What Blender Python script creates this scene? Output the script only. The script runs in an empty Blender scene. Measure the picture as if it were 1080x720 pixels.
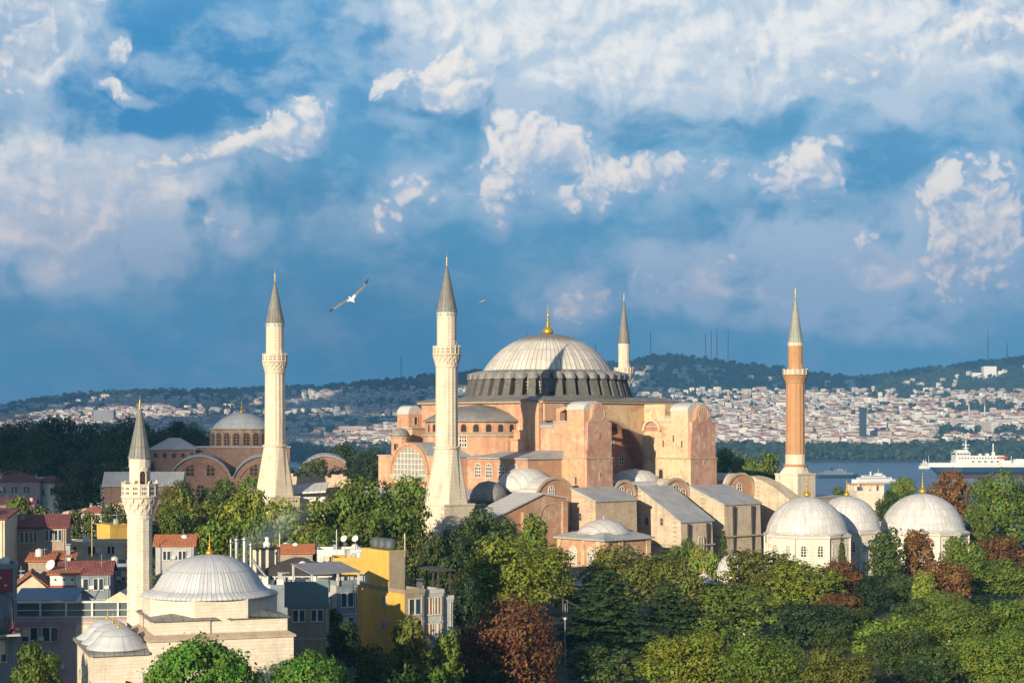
import bpy, bmesh, math, random
from mathutils import Vector, Matrix, noise
PI = math.pi
R_ = math.radians
random.seed(7)

# ------------------------------------------------------------------ camera, world, sun, exposure
scene = bpy.context.scene
COL = scene.collection
EYE, FPX, HY = 32.0, 1850.0, 450.0
cam_data = bpy.data.cameras.new('camera')
cam = bpy.data.objects.new('camera', cam_data)
COL.objects.link(cam)
cam.location = (0, 0, EYE)
cam.rotation_euler = (R_(90), 0, 0)
cam_data.sensor_fit = 'HORIZONTAL'
cam_data.sensor_width = 36
cam_data.lens = 36 * FPX / 1080
cam_data.shift_y = (HY - 360) / 1080
cam_data.clip_start = 1.0
cam_data.clip_end = 30000
scene.camera = cam

SUN_AZ, SUN_EL = 25.0, 13.3            # light travels away from the camera, to the right, downwards
sd = bpy.data.lights.new('sun', 'SUN')
sd.energy = 5.0
sd.angle = R_(0.5)
sd.color = (1.0, 0.85, 0.63)
sun = bpy.data.objects.new('sun', sd)
COL.objects.link(sun)
_d = Vector((math.sin(R_(SUN_AZ)) * math.cos(R_(SUN_EL)), math.cos(R_(SUN_AZ)) * math.cos(R_(SUN_EL)), -math.sin(R_(SUN_EL))))
sun.rotation_euler = _d.to_track_quat('-Z', 'Y').to_euler()
sun.location = (-60, -120, 90)

scene.view_settings.view_transform = 'Standard'
scene.view_settings.look = 'None'
scene.view_settings.gamma = 1
scene.view_settings.use_curve_mapping = False
EXPO = 0.6
scene.view_settings.exposure = EXPO
scene.cycles.use_denoising = True
scene.cycles.max_bounces = 5
scene.cycles.diffuse_bounces = 2
scene.cycles.glossy_bounces = 2
scene.cycles.transmission_bounces = 2
scene.cycles.volume_bounces = 0
scene.cycles.transparent_max_bounces = 6
scene.cycles.caustics_reflective = False
scene.cycles.caustics_refractive = False

world = bpy.data.worlds.new('World')
scene.world = world
world.cycles.sampling_method = 'MANUAL'
world.cycles.sample_map_resolution = 512
world.use_nodes = True

def lin(r, g, b):
    f = lambda c: ((c / 255 + 0.055) / 1.055) ** 2.4 if c > 10 else c / 255 / 12.92
    return (f(r), f(g), f(b), 1)

class NT:
    """short hand for node trees"""
    def __init__(s, tree): s.t = tree
    def n(s, kind, **kw):
        nd = s.t.nodes.new(kind)
        for k, v in kw.items():
            if k.startswith('i_'):
                key = k[2:]
                key = int(key) if key.isdigit() else key.replace('_', ' ')
                s.put(nd.inputs[key], v)
            else: setattr(nd, k, v)
        return nd
    def put(s, sock, v):
        if hasattr(v, 'is_output') or isinstance(v, bpy.types.NodeSocket): s.t.links.new(v, sock)
        else: sock.default_value = v
    def m(s, op, a, b=0.0, c=None, clamp=False):
        nd = s.n('ShaderNodeMath', operation=op, use_clamp=clamp)
        s.put(nd.inputs[0], a); s.put(nd.inputs[1], b)
        if c is not None: s.put(nd.inputs[2], c)
        return nd.outputs[0]
    def vm(s, op, a, b=(0, 0, 0)):
        nd = s.n('ShaderNodeVectorMath', operation=op)
        s.put(nd.inputs[0], a); s.put(nd.inputs[1], b)
        return nd.outputs['Value'] if op in ('DOT_PRODUCT', 'LENGTH') else nd.outputs[0]
    def mix(s, f, a, b, blend='MIX'):
        nd = s.n('ShaderNodeMix', data_type='RGBA', blend_type=blend)
        s.put(nd.inputs[0], f); s.put(nd.inputs[6], a); s.put(nd.inputs[7], b)
        return nd.outputs[2]
    def noise(s, vec, scale, detail=4, rough=0.5, dist=0.0, dims='3D'):
        nd = s.n('ShaderNodeTexNoise', noise_dimensions=dims)
        s.put(nd.inputs['Vector'], vec); nd.inputs['Scale'].default_value = scale
        nd.inputs['Detail'].default_value = detail; nd.inputs['Roughness'].default_value = rough
        nd.inputs['Distortion'].default_value = dist
        return nd.outputs['Fac']
    def ss(s, v, a, b, to0=0.0, to1=1.0):
        nd = s.n('ShaderNodeMapRange', interpolation_type='SMOOTHSTEP')
        s.put(nd.inputs[0], v); nd.inputs[1].default_value = a; nd.inputs[2].default_value = b
        nd.inputs[3].default_value = to0; nd.inputs[4].default_value = to1
        return nd.outputs[0]
    def ramp(s, v, stops):
        nd = s.n('ShaderNodeValToRGB')
        cr = nd.color_ramp
        while len(cr.elements) > 1: cr.elements.remove(cr.elements[-1])
        cr.elements[0].position = stops[0][0]; cr.elements[0].color = stops[0][1]
        for p, c in stops[1:]:
            e = cr.elements.new(p); e.color = c
        s.put(nd.inputs[0], v)
        return nd.outputs[0]

def build_sky():
    T = NT(world.node_tree)
    world.node_tree.nodes.clear()
    out = T.n('ShaderNodeOutputWorld')
    bg = T.n('ShaderNodeBackground'); bg.inputs[1].default_value = 0.1
    sky = T.n('ShaderNodeTexSky', sky_type='NISHITA', sun_disc=False)
    sky.sun_elevation = R_(SUN_EL); sky.sun_rotation = R_(180 + SUN_AZ)
    sky.air_density = 1.0; sky.dust_density = 0.6; sky.ozone_density = 2.0
    geo = T.n('ShaderNodeTexCoord')
    sep = T.n('ShaderNodeSeparateXYZ'); T.put(sep.inputs[0], geo.outputs['Generated'])
    az = T.m('ARCTAN2', sep.outputs[0], sep.outputs[1])
    el = T.m('ARCSINE', sep.outputs[2])
    U = T.m('MULTIPLY', az, 18.5); V = T.m('MULTIPLY', el, 18.5)      # hundredths of the sky's arc
    cmb = T.n('ShaderNodeCombineXYZ'); T.put(cmb.inputs[0], U); T.put(cmb.inputs[1], V)
    P0 = cmb.outputs[0]
    # domain warp
    w1 = T.n('ShaderNodeTexNoise', noise_dimensions='3D'); T.put(w1.inputs['Vector'], P0)
    w1.inputs['Scale'].default_value = 1.1; w1.inputs['Detail'].default_value = 3; w1.inputs['Roughness'].default_value = 0.55
    wv = T.vm('SUBTRACT', w1.outputs['Color'], (0.5, 0.5, 0.5))
    P1 = T.vm('ADD', P0, T.vm('MULTIPLY', wv, (0.55, 0.42, 0)))
    w2 = T.n('ShaderNodeTexNoise', noise_dimensions='3D'); T.put(w2.inputs['Vector'], P1)
    w2.inputs['Scale'].default_value = 5.0; w2.inputs['Detail'].default_value = 4; w2.inputs['Roughness'].default_value = 0.6
    wv2 = T.vm('SUBTRACT', w2.outputs['Color'], (0.5, 0.5, 0.5))
    P2 = T.vm('ADD', P1, T.vm('MULTIPLY', wv2, (0.22, 0.18, 0)))
    def blob(P, x, y, rx, ry, w, rot=0.0, acc=None):
        c = ((x - 540) / 100, (450 - y) / 100, 0)
        d = T.vm('SUBTRACT', P, c)
        if rot:
            vr = T.n('ShaderNodeVectorRotate', rotation_type='Z_AXIS'); T.put(vr.inputs['Vector'], d)
            vr.inputs['Angle'].default_value = -R_(rot); d = vr.outputs[0]
        d = T.vm('MULTIPLY', d, (100 / rx, 100 / ry, 0))
        q = T.vm('DOT_PRODUCT', d, d)
        g = T.m('MULTIPLY_ADD', q, -1.0, 1.0, clamp=True)
        return T.m('MULTIPLY_ADD', g, w, 0.0 if acc is None else acc)
    def heads(P, rows):
        acc = sh = None
        for r in rows:
            x, y, rx, ry, w = r[:5]
            d = T.vm('SUBTRACT', P, ((x - 540) / 100, (450 - y) / 100, 0))
            if len(r) > 5:
                vr = T.n('ShaderNodeVectorRotate', rotation_type='Z_AXIS'); T.put(vr.inputs['Vector'], d)
                vr.inputs['Angle'].default_value = -R_(r[5]); d = vr.outputs[0]
            d = T.vm('MULTIPLY', d, (100 / rx, 100 / ry, 0))
            g = T.m('MULTIPLY_ADD', T.vm('DOT_PRODUCT', d, d), -1.0, 1.0, clamp=True)
            acc = T.m('MULTIPLY_ADD', g, w, 0.0 if acc is None else acc)
            sh = T.m('MULTIPLY_ADD', g, T.vm('DOT_PRODUCT', d, (-0.35 * w, 0.75 * w, 0)), 0.0 if sh is None else sh)
        return acc, sh
    def billow(P):
        acc = None
        for sc, k in ((2.6, 1.0), (6.0, 0.5), (13.0, 0.2)):
            n = T.noise(P, sc, 2, 0.5)
            q = T.m('MULTIPLY', T.m('ABSOLUTE', T.m('MULTIPLY_ADD', n, 2.0, -1.0)), k * 1.9)
            acc = q if acc is None else T.m('ADD', acc, q)
        return acc
    def total(P, rows):
        acc = None
        for r in rows:
            acc = blob(P, *r, acc=acc)
        return acc
    nA = T.noise(T.vm('MULTIPLY', P1, (0.8, 1.25, 1)), 0.9, 6, 0.55)
    nB = T.noise(P1, 2.3, 7, 0.53)
    nC = T.noise(P2, 5.5, 6, 0.62)
    nL = T.noise(T.vm('ADD', P2, (0.055, -0.06, 0)), 5.5, 6, 0.62)     # the same noise a step towards the sun
    nL2 = T.noise(T.vm('ADD', P1, (0.10, -0.10, 0)), 2.3, 6, 0.55)
    b0 = billow(P1); b1 = billow(T.vm('ADD', P1, (0.05, -0.07, 0)))
    # --- clear sky and the dark blue rain cloud low over the horizon
    vN = T.m('DIVIDE', V, 5.2)
    base = T.ramp(T.m('ADD', vN, T.m('MULTIPLY', T.m('SUBTRACT', nA, 0.5), 0.25)), [
        (0.0, lin(98, 154, 192)), (0.05, lin(82, 144, 186)), (0.22, lin(84, 146, 188)), (0.42, lin(96, 156, 196)),
        (0.6, lin(98, 160, 202)), (0.78, lin(86, 154, 203)), (1.0, lin(104, 166, 210))])
    clear = T.mix(1.0, sky.outputs[0], (0.50, 0.80, 1.15, 1), 'MULTIPLY')   # Nishita blue of the gaps
    clear = T.vm('MULTIPLY', clear, (0.1, 0.1, 0.1))
    f_clear = total(P1, [(190, 95, 190, 85, 1.0), (90, 100, 110, 60, .5), (900, 190, 110, 90, .35), (430, 85, 60, 50, .5), (1050, 150, 80, 50, .5)])
    col = T.mix(T.m('MULTIPLY', f_clear, 0.25, clamp=True), base, clear)
    col = T.mix(T.ss(f_clear, 0.05, 0.8, 0, 0.75), col, lin(42, 134, 192))
    f_dark = total(P1, [(560, 118, 150, 26, .6), (700, 138, 170, 24, .8), (980, 132, 140, 30, .5), (230, 100, 140, 50, .4), (640, 245, 120, 30, .5), (470, 260, 120, 40, .5), (330, 200, 110, 60, .7), (450, 130, 110, 40, .6), (780, 240, 110, 50, .7), (900, 200, 100, 70, .6), (330, 350, 300, 70, .5), (250, 390, 420, 60, .4), (450, 330, 130, 80, .4)])
    col = T.mix(T.ss(f_dark, 0.1, 0.9, 0, 0.6), col, lin(66, 134, 180))
    # --- soft veils
    mott = T.noise(T.vm('MULTIPLY', P1, (0.7, 1.1, 1)), 1.6, 7, 0.6)
    col = T.mix(T.ss(mott, 0.44, 0.68, 0, 0.75), col, T.mix(T.ss(V, 0.5, 3.4), lin(112, 150, 188), lin(170, 197, 219)))
    col = T.mix(T.ss(mott, 0.54, 0.28, 0, 0.35), col, lin(58, 129, 178))
    f_soft = total(P1, [(40, 215, 170, 105, 1.4), (150, 235, 150, 90, 1.0), (70, 300, 130, 55, .6), (310, 240, 110, 45, .5), (640, 40, 300, 110, 1.3),
                        (860, 70, 210, 85, 1.0), (480, 30, 200, 60, .6), (1000, 90, 160, 80, .85), (560, 190, 170, 70, .6), (760, 200, 130, 50, .5),
                        (640, 300, 150, 60, .55), (800, 290, 190, 66, 1.2), (960, 285, 180, 95, 1.25), (880, 345, 170, 40, .5), (600, 330, 70, 50, .5), (180, 180, 160, 40, .8), (420, 210, 80, 60, .5), (40, 40, 130, 100, 1.0), (330, 20, 60, 40, .3), (570, 100, 120, 40, .6), (205, 353, 50, 22, .45)])
    s_v = T.m('MULTIPLY', f_soft, T.ss(nB, 0.22, 0.72, 0.25, 1.25))
    f_s = T.ss(T.m('ADD', s_v, T.m('MULTIPLY', T.m('SUBTRACT', nA, 0.5), 0.5)), 0.12, 1.0, 0, 0.92)
    warmth = T.ss(V, 0.6, 3.6)
    soft_c = T.mix(warmth, lin(158, 178, 208), lin(192, 208, 225))
    col = T.mix(f_s, col, soft_c)
    # broad bright banks
    f_bank = total(P1, [(640, 20, 250, 95, 1.5), (980, 60, 140, 70, .6), (840, 40, 160, 80, .8), (560, 70, 120, 40, .4), (740, 60, 130, 75, 1.0), (900, 78, 62, 36, .9), (850, 102, 66, 20, .7), (1060, 45, 75, 58, .9), (20, 30, 100, 80, 1.1), (640, 115, 60, 26, .35),
                        (30, 205, 110, 70, 1.3), (130, 200, 110, 50, .9), (60, 260, 110, 40, .6), (20, 50, 90, 80, .8), (600, 318, 40, 34, .8), (745, 296, 60, 28, .7), (930, 282, 60, 34, .8), (60, 292, 40, 18, .45), (800, 318, 60, 20, .35), (470, 22, 120, 40, .35)])
    b_v = T.m('ADD', f_bank, T.m('ADD', T.m('MULTIPLY', T.m('SUBTRACT', nB, 0.5), 1.0), T.m('MULTIPLY', T.m('SUBTRACT', b0, 0.62), 0.22)))
    bsh = T.ss(T.m('ADD', T.m('MULTIPLY', T.m('SUBTRACT', b0, b1), 0.10), T.m('ADD', T.m('MULTIPLY', T.m('SUBTRACT', nB, nL2), 0.9), T.m('MULTIPLY', T.m('SUBTRACT', nA, 0.5), 0.6))), -0.2, 0.2)
    bank_c = T.mix(bsh, T.mix(warmth, lin(182, 188, 212), lin(190, 207, 225)), T.mix(warmth, lin(222, 206, 214), lin(247, 244, 240)))
    col = T.mix(T.m('MULTIPLY', T.ss(b_v, 0.12, 0.95, 0, 0.95), T.ss(f_bank, 0.02, 0.3)), col, bank_c)
    # --- crisp cumulus heads
    rows = [(690, 290, 36, 22, .5), (780, 282, 44, 24, .6), (905, 262, 40, 26, .55), (600, 320, 46, 40, .6), (960, 330, 60, 22, .4), (230, 240, 50, 20, .4), (60, 235, 50, 26, .55), (0, 20, 95, 85, 1.3), (55, 62, 44, 24, .9, 30), (0, 105, 46, 46, .9), (105, 20, 20, 14, .9), (130, 62, 18, 24, .9), (146, 106, 34, 12, .95, -20), (118, 94, 22, 10, .5),
            (215, 172, 80, 15, .85, 8), (268, 158, 56, 18, .95, 20), (312, 140, 56, 32, 1.15, 20), (285, 125, 30, 12, .5, -30),
            (438, 92, 50, 28, 1.05, -8), (484, 92, 44, 40, 1.0), (495, 106, 34, 18, .7), (470, 72, 26, 24, .6), (566, 148, 60, 32, 1.1, -12), (536, 185, 52, 54, .9), (606, 160, 48, 28, .8), (520, 225, 28, 42, .65), (436, 205, 54, 34, .65), (410, 235, 30, 24, .5),
            (640, 190, 50, 32, 1.0), (705, 180, 72, 28, .95), (618, 212, 36, 34, .6), (840, 188, 58, 40, 1.1), (866, 160, 36, 36, .55), (1018, 222, 70, 58, 1.15), (985, 272, 34, 38, .95), (1052, 268, 60, 56, .65), (1002, 305, 50, 30, .5),
            (1058, 42, 70, 44, .95), (1010, 58, 40, 32, .65), (905, 78, 62, 34, .75), (850, 100, 70, 20, .6), (782, 78, 24, 52, .6), (738, 92, 30, 48, .6), (120, 195, 60, 30, .4)]
    f_c, sh_c = heads(P2, rows)
    fr = T.m('ADD', T.m('MULTIPLY', T.m('SUBTRACT', b0, 0.62), 0.95), T.m('ADD', T.m('MULTIPLY', T.m('SUBTRACT', nB, 0.5), 1.3), T.m('MULTIPLY', T.m('SUBTRACT', nC, 0.5), 0.7)))
    c_v = T.m('ADD', f_c, fr)
    f_cum = T.m('MULTIPLY', T.ss(c_v, 0.28, 0.72), T.ss(f_c, 0.0, 0.42))
    lit = T.ss(T.m('ADD', T.m('MULTIPLY', T.m('SUBTRACT', b0, b1), 0.34), T.m('MULTIPLY_ADD', sh_c, 0.75, T.m('MULTIPLY', T.m('SUBTRACT', nB, nL2), 0.8))), -0.38, 0.34)
    core = T.ss(c_v, 0.4, 1.4)
    under = T.ss(T.m('ADD', T.m('MULTIPLY', sh_c, -1.0), T.m('MULTIPLY', T.m('SUBTRACT', nB, 0.5), 0.3)), 0.04, 0.36, 0, 0.62)
    col = T.mix(under, col, T.mix(warmth, lin(84, 134, 182), lin(92, 146, 194)))
    cum_c = T.mix(T.m('MULTIPLY_ADD', lit, 0.75, T.m('MULTIPLY', core, 0.28)), T.mix(warmth, lin(138, 160, 196), lin(156, 184, 214)), T.mix(warmth, lin(240, 220, 216), lin(254, 245, 236)))
    # wisps that trail off the heads
    f_w = T.m('MULTIPLY', T.ss(T.m('ADD', f_c, T.m('MULTIPLY', T.m('SUBTRACT', nB, 0.5), 1.8)), -0.1, 0.75, 0, 0.55), T.ss(f_c, 0.0, 0.2))
    col = T.mix(f_w, col, T.mix(warmth, lin(150, 172, 204), lin(182, 203, 224)))
    col = T.mix(T.m('MULTIPLY', f_cum, 0.95), col, cum_c)
    # away from the photographed arc the sky falls back to an evening sky with broken cloud
    side = T.ss(T.m('ABSOLUTE', az), 0.45, 0.9)
    high = T.ss(V, 5.2, 8.0)
    f_out = T.m('MAXIMUM', side, high)
    out_c = T.mix(T.ss(nA, 0.42, 0.66), clear, lin(176, 186, 202))
    col = T.mix(f_out, col, out_c)
    kk = 10.8 / 2 ** EXPO
    col10 = T.vm('MULTIPLY', col, (kk, kk, kk))
    T.put(bg.inputs[0], col10)
    world.node_tree.links.new(bg.outputs[0], out.inputs[0])
build_sky()

# ------------------------------------------------------------------ helpers
def at(px, py, Y):
    """the point that the photograph shows at pixel px, py when it lies Y metres ahead"""
    return Vector(((px - 540) / FPX * Y, Y, EYE - (py - HY) / FPX * Y))

class MB:
    def __init__(s): s.v = []; s.f = []; s.sm = []; s.mi = []
    def add(s, vs, fs, smooth=False, mi=0):
        o = len(s.v)
        s.v += [tuple(v) for v in vs]
        for f in fs: s.f.append([i + o for i in f]); s.sm.append(smooth); s.mi.append(mi)
        return s
    def face(s, pts, mi=0): return s.add(pts, [list(range(len(pts)))], False, mi)
    def box(s, x0, x1, y0, y1, z0, z1, mi=0):
        v = [(x, y, z) for z in (z0, z1) for y in (y0, y1) for x in (x0, x1)]
        return s.add(v, [(0, 2, 3, 1), (4, 5, 7, 6), (0, 1, 5, 4), (2, 6, 7, 3), (0, 4, 6, 2), (1, 3, 7, 5)], False, mi)
    def extr(s, poly, vec, mi=0):
        """a planar polygon pushed along a vector into a closed solid"""
        n = len(poly); a = [Vector(p) for p in poly]; b = [p + Vector(vec) for p in a]
        fs = [list(range(n))[::-1], list(range(n, 2 * n))] + [(i, (i + 1) % n, n + (i + 1) % n, n + i) for i in range(n)]
        return s.add(a + b, fs, False, mi)
    def hexa(s, bot, top, mi=0):
        """a solid between two loops of equal length"""
        n = len(bot)
        fs = [list(range(n))[::-1], list(range(n, 2 * n))] + [(i, (i + 1) % n, n + (i + 1) % n, n + i) for i in range(n)]
        return s.add(list(bot) + list(top), fs, False, mi)
    def lathe(s, prof, n=32, c=(0, 0), a0=0.0, a1=2 * PI, smooth=True, mi=0, mod=None, cap=True):
        full = abs(a1 - a0 - 2 * PI) < 1e-6
        m = n if full else n + 1
        vs = []
        for r, z in prof:
            for k in range(m):
                a = a0 + (a1 - a0) * k / n
                rr = r * (mod(k, z) if mod else 1)
                vs.append((c[0] + rr * math.cos(a), c[1] + rr * math.sin(a), z))
        fs = []
        for j in range(len(prof) - 1):
            for k in range(n):
                k2 = (k + 1) % m
                fs.append((j * m + k, j * m + k2, (j + 1) * m + k2, (j + 1) * m + k))
        s.add(vs, fs, smooth, mi)
        if cap and full:
            o = len(s.v) - len(vs)
            if prof[-1][0] > 1e-3: s.f.append([o + (len(prof) - 1) * m + k for k in range(m)]); s.sm.append(False); s.mi.append(mi)
            if prof[0][0] > 1e-3: s.f.append([o + k for k in range(m)][::-1]); s.sm.append(False); s.mi.append(mi)
        return s
    def tube(s, p, q, r, n=8, r2=None, mi=0, smooth=True):
        p = Vector(p); q = Vector(q); d = (q - p).normalized()
        u = d.orthogonal().normalized(); w = d.cross(u)
        r2 = r if r2 is None else r2
        vs = [p + (u * math.cos(2 * PI * k / n) + w * math.sin(2 * PI * k / n)) * r for k in range(n)]
        vs += [q + (u * math.cos(2 * PI * k / n) + w * math.sin(2 * PI * k / n)) * r2 for k in range(n)]
        s.add(vs, [(k, (k + 1) % n, n + (k + 1) % n, n + k) for k in range(n)], smooth, mi)
        s.add(vs[:n], [list(range(n))[::-1]], False, mi); s.add(vs[n:], [list(range(n))], False, mi)
        return s
    def barrel(s, axis, c, r, l0, l1, z0, n=16, mi=0, rz=None, base=None):
        """half barrel: axis 'x' or 'y', centre line c, from l0 to l1, springing z0"""
        rz = rz or r
        pr = [(c + r * math.cos(PI * k / n), z0 + rz * math.sin(PI * k / n)) for k in range(n + 1)]
        if base is not None: pr = [(c + r, base)] + pr + [(c - r, base)]
        if axis == 'x': return s.extr([(l0, a, z) for a, z in pr], (l1 - l0, 0, 0), mi)
        return s.extr([(a, l0, z) for a, z in pr], (0, l1 - l0, 0), mi)
    def mesh(s, name, mats):
        me = bpy.data.meshes.new(name)
        me.from_pydata(s.v, [], s.f)
        mats = mats if isinstance(mats, (list, tuple)) else [mats]
        for m in mats: me.materials.append(m)
        me.polygons.foreach_set('use_smooth', s.sm)
        me.polygons.foreach_set('material_index', s.mi)
        me.update()
        bm = bmesh.new(); bm.from_mesh(me)
        bmesh.ops.recalc_face_normals(bm, faces=bm.faces)
        bm.to_mesh(me); bm.free()
        return me
    def build(s, name, mats, parent=None, loc=None, rz=0.0):
        return put(name, s.mesh(name, mats), parent, loc, rz)

def put(name, me, parent=None, loc=None, rz=0.0):
    o = bpy.data.objects.new(name, me)
    COL.objects.link(o)
    if parent is not None: o.parent = parent
    if loc is not None: o.location = loc
    if rz: o.rotation_euler = (0, 0, rz)
    return o

def tag(o, label, cat, group=None):
    o['label'] = label; o['category'] = cat
    if group: o['group'] = group
    return o

def thing(name, label, cat, loc=(0, 0, 0), rz=0.0, group=None):
    o = put(name, None, None, loc, rz)
    o.empty_display_size = 0.5
    return tag(o, label, cat, group)

def structure(o):
    o['kind'] = 'structure'; return o

def copy_thing(o, parent=None):
    c = o.copy(); COL.objects.link(c)
    if parent is not None: c.parent = parent
    for ch in o.children: copy_thing(ch, c)
    return c

# ------------------------------------------------------------------ materials
MATS = {}
def newmat(name):
    m = bpy.data.materials.new(name); m.use_nodes = True
    T = NT(m.node_tree); m.node_tree.nodes.clear()
    out = T.n('ShaderNodeOutputMaterial'); b = T.n('ShaderNodeBsdfPrincipled')
    m.node_tree.links.new(b.outputs[0], out.inputs[0])
    MATS[name] = m
    return m, T, b
def bump(T, b, h, strength=0.3, dist=0.1):
    bp = T.n('ShaderNodeBump'); bp.inputs['Strength'].default_value = strength; bp.inputs['Distance'].default_value = dist
    T.put(bp.inputs['Height'], h); T.put(b.inputs['Normal'], bp.outputs[0])
def rgba(c): return (c[0], c[1], c[2], 1)

def plaster(name, c1, c2, c3, scale=0.12, streak=0.4, brick=0.0):
    """weathered render: three tones in patches, rain streaks, fine grain"""
    m, T, b = newmat(name)
    P = T.n('ShaderNodeNewGeometry').outputs['Position']
    n1 = T.noise(P, scale, 5, 0.6); n2 = T.noise(P, scale * 4.3, 6, 0.65)
    st = T.noise(T.vm('MULTIPLY', P, (1.3, 1.3, 0.09)), 0.9, 4, 0.6)
    col = T.mix(T.ss(n1, 0.42, 0.58), rgba(c1), rgba(c2))
    col = T.mix(T.ss(n2, 0.5, 0.66, 0, 0.8), col, rgba(c3))
    n5 = T.noise(P, scale * 1.9, 6, 0.7, 0.6)
    col = T.mix(T.ss(n5, 0.53, 0.64, 0, 0.7), col, rgba((.60, .45, .30)))
    col = T.mix(T.ss(n5, 0.45, 0.36, 0, 0.7), col, rgba([c3[0] * 0.66, c3[1] * 0.56, c3[2] * 0.6]))
    col = T.mix(T.ss(st, 0.48, 0.75, 0, streak), col, rgba([x * 0.55 for x in c1]))
    pe = T.noise(P, 0.55, 8, 0.72, 0.8)
    col = T.mix(T.ss(pe, 0.575, 0.60, 0, 0.62), col, rgba([c3[0] * 0.78, c3[1] * 0.82, c3[2] * 0.95]))
    col = T.mix(T.ss(pe, 0.40, 0.385, 0, 0.35), col, rgba((.64, .48, .33)))
    st2 = T.noise(T.vm('MULTIPLY', P, (3.2, 3.2, 0.12)), 0.9, 3, 0.6)
    col = T.mix(T.ss(st2, 0.56, 0.72, 0, streak), col, rgba([x * 0.5 for x in c2]))
    fine = T.noise(P, 3.1, 4, 0.7)
    col = T.mix(T.ss(fine, 0.35, 0.7, 0.0, 0.22), col, rgba([x * 0.7 for x in c2]))
    if brick:
        z = T.n('ShaderNodeSeparateXYZ'); T.put(z.inputs[0], P)
        w = T.m('SINE', T.m('MULTIPLY', z.outputs[2], 2 * PI / 0.55))
        col = T.mix(T.ss(w, 0.55, 0.9, 0, brick), col, rgba([x * 0.62 for x in c1]))
    T.put(b.inputs['Base Color'], col); b.inputs['Roughness'].default_value = 0.92
    bump(T, b, T.m('ADD', n2, T.m('MULTIPLY', fine, 0.4)), 0.35, 0.25)
    return m

def masonry(name, c1, c2, mortar, bw=0.9, bh=0.4, var=0.5, stain=0.45, mort=0.02, wrap=True):
    """coursed stone or brick, blocks of uneven tone, with stains"""
    m, T, b = newmat(name)
    g = T.n('ShaderNodeNewGeometry'); P = g.outputs['Position']
    s = T.n('ShaderNodeSeparateXYZ'); T.put(s.inputs[0], P)
    u = T.m('ADD', s.outputs[0], T.m('MULTIPLY', s.outputs[1], 0.83))
    cv = T.n('ShaderNodeCombineXYZ'); T.put(cv.inputs[0], u); T.put(cv.inputs[1], s.outputs[2])
    br = T.n('ShaderNodeTexBrick'); T.put(br.inputs['Vector'], cv.outputs[0])
    br.inputs['Color1'].default_value = rgba(c1); br.inputs['Color2'].default_value = rgba(c2); br.inputs['Mortar'].default_value = rgba(mortar)
    br.inputs['Scale'].default_value = 1; br.inputs['Brick Width'].default_value = bw; br.inputs['Row Height'].default_value = bh
    br.inputs['Mortar Size'].default_value = mort; br.inputs['Bias'].default_value = 0
    n1 = T.noise(P, 0.35, 6, 0.65); st = T.noise(T.vm('MULTIPLY', P, (1.5, 1.5, 0.1)), 0.8, 5, 0.6); n3 = T.noise(P, 2.4, 4, 0.7)
    col = T.mix(T.ss(n1, 0.42, 0.68, 0, var), br.outputs['Color'], rgba([x * 0.66 for x in c2]))
    col = T.mix(T.ss(st, 0.5, 0.74, 0, stain), col, rgba([x * 0.42 for x in c1]))
    col = T.mix(T.ss(n3, 0.42, 0.7, 0, 0.25), col, rgba([min(1, x * 1.18) for x in c1]))
    T.put(b.inputs['Base Color'], col); b.inputs['Roughness'].default_value = 0.9
    bump(T, b, T.m('ADD', n3, T.m('MULTIPLY', br.outputs['Fac'], -0.6)), 0.4, 0.12)
    return m

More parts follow.
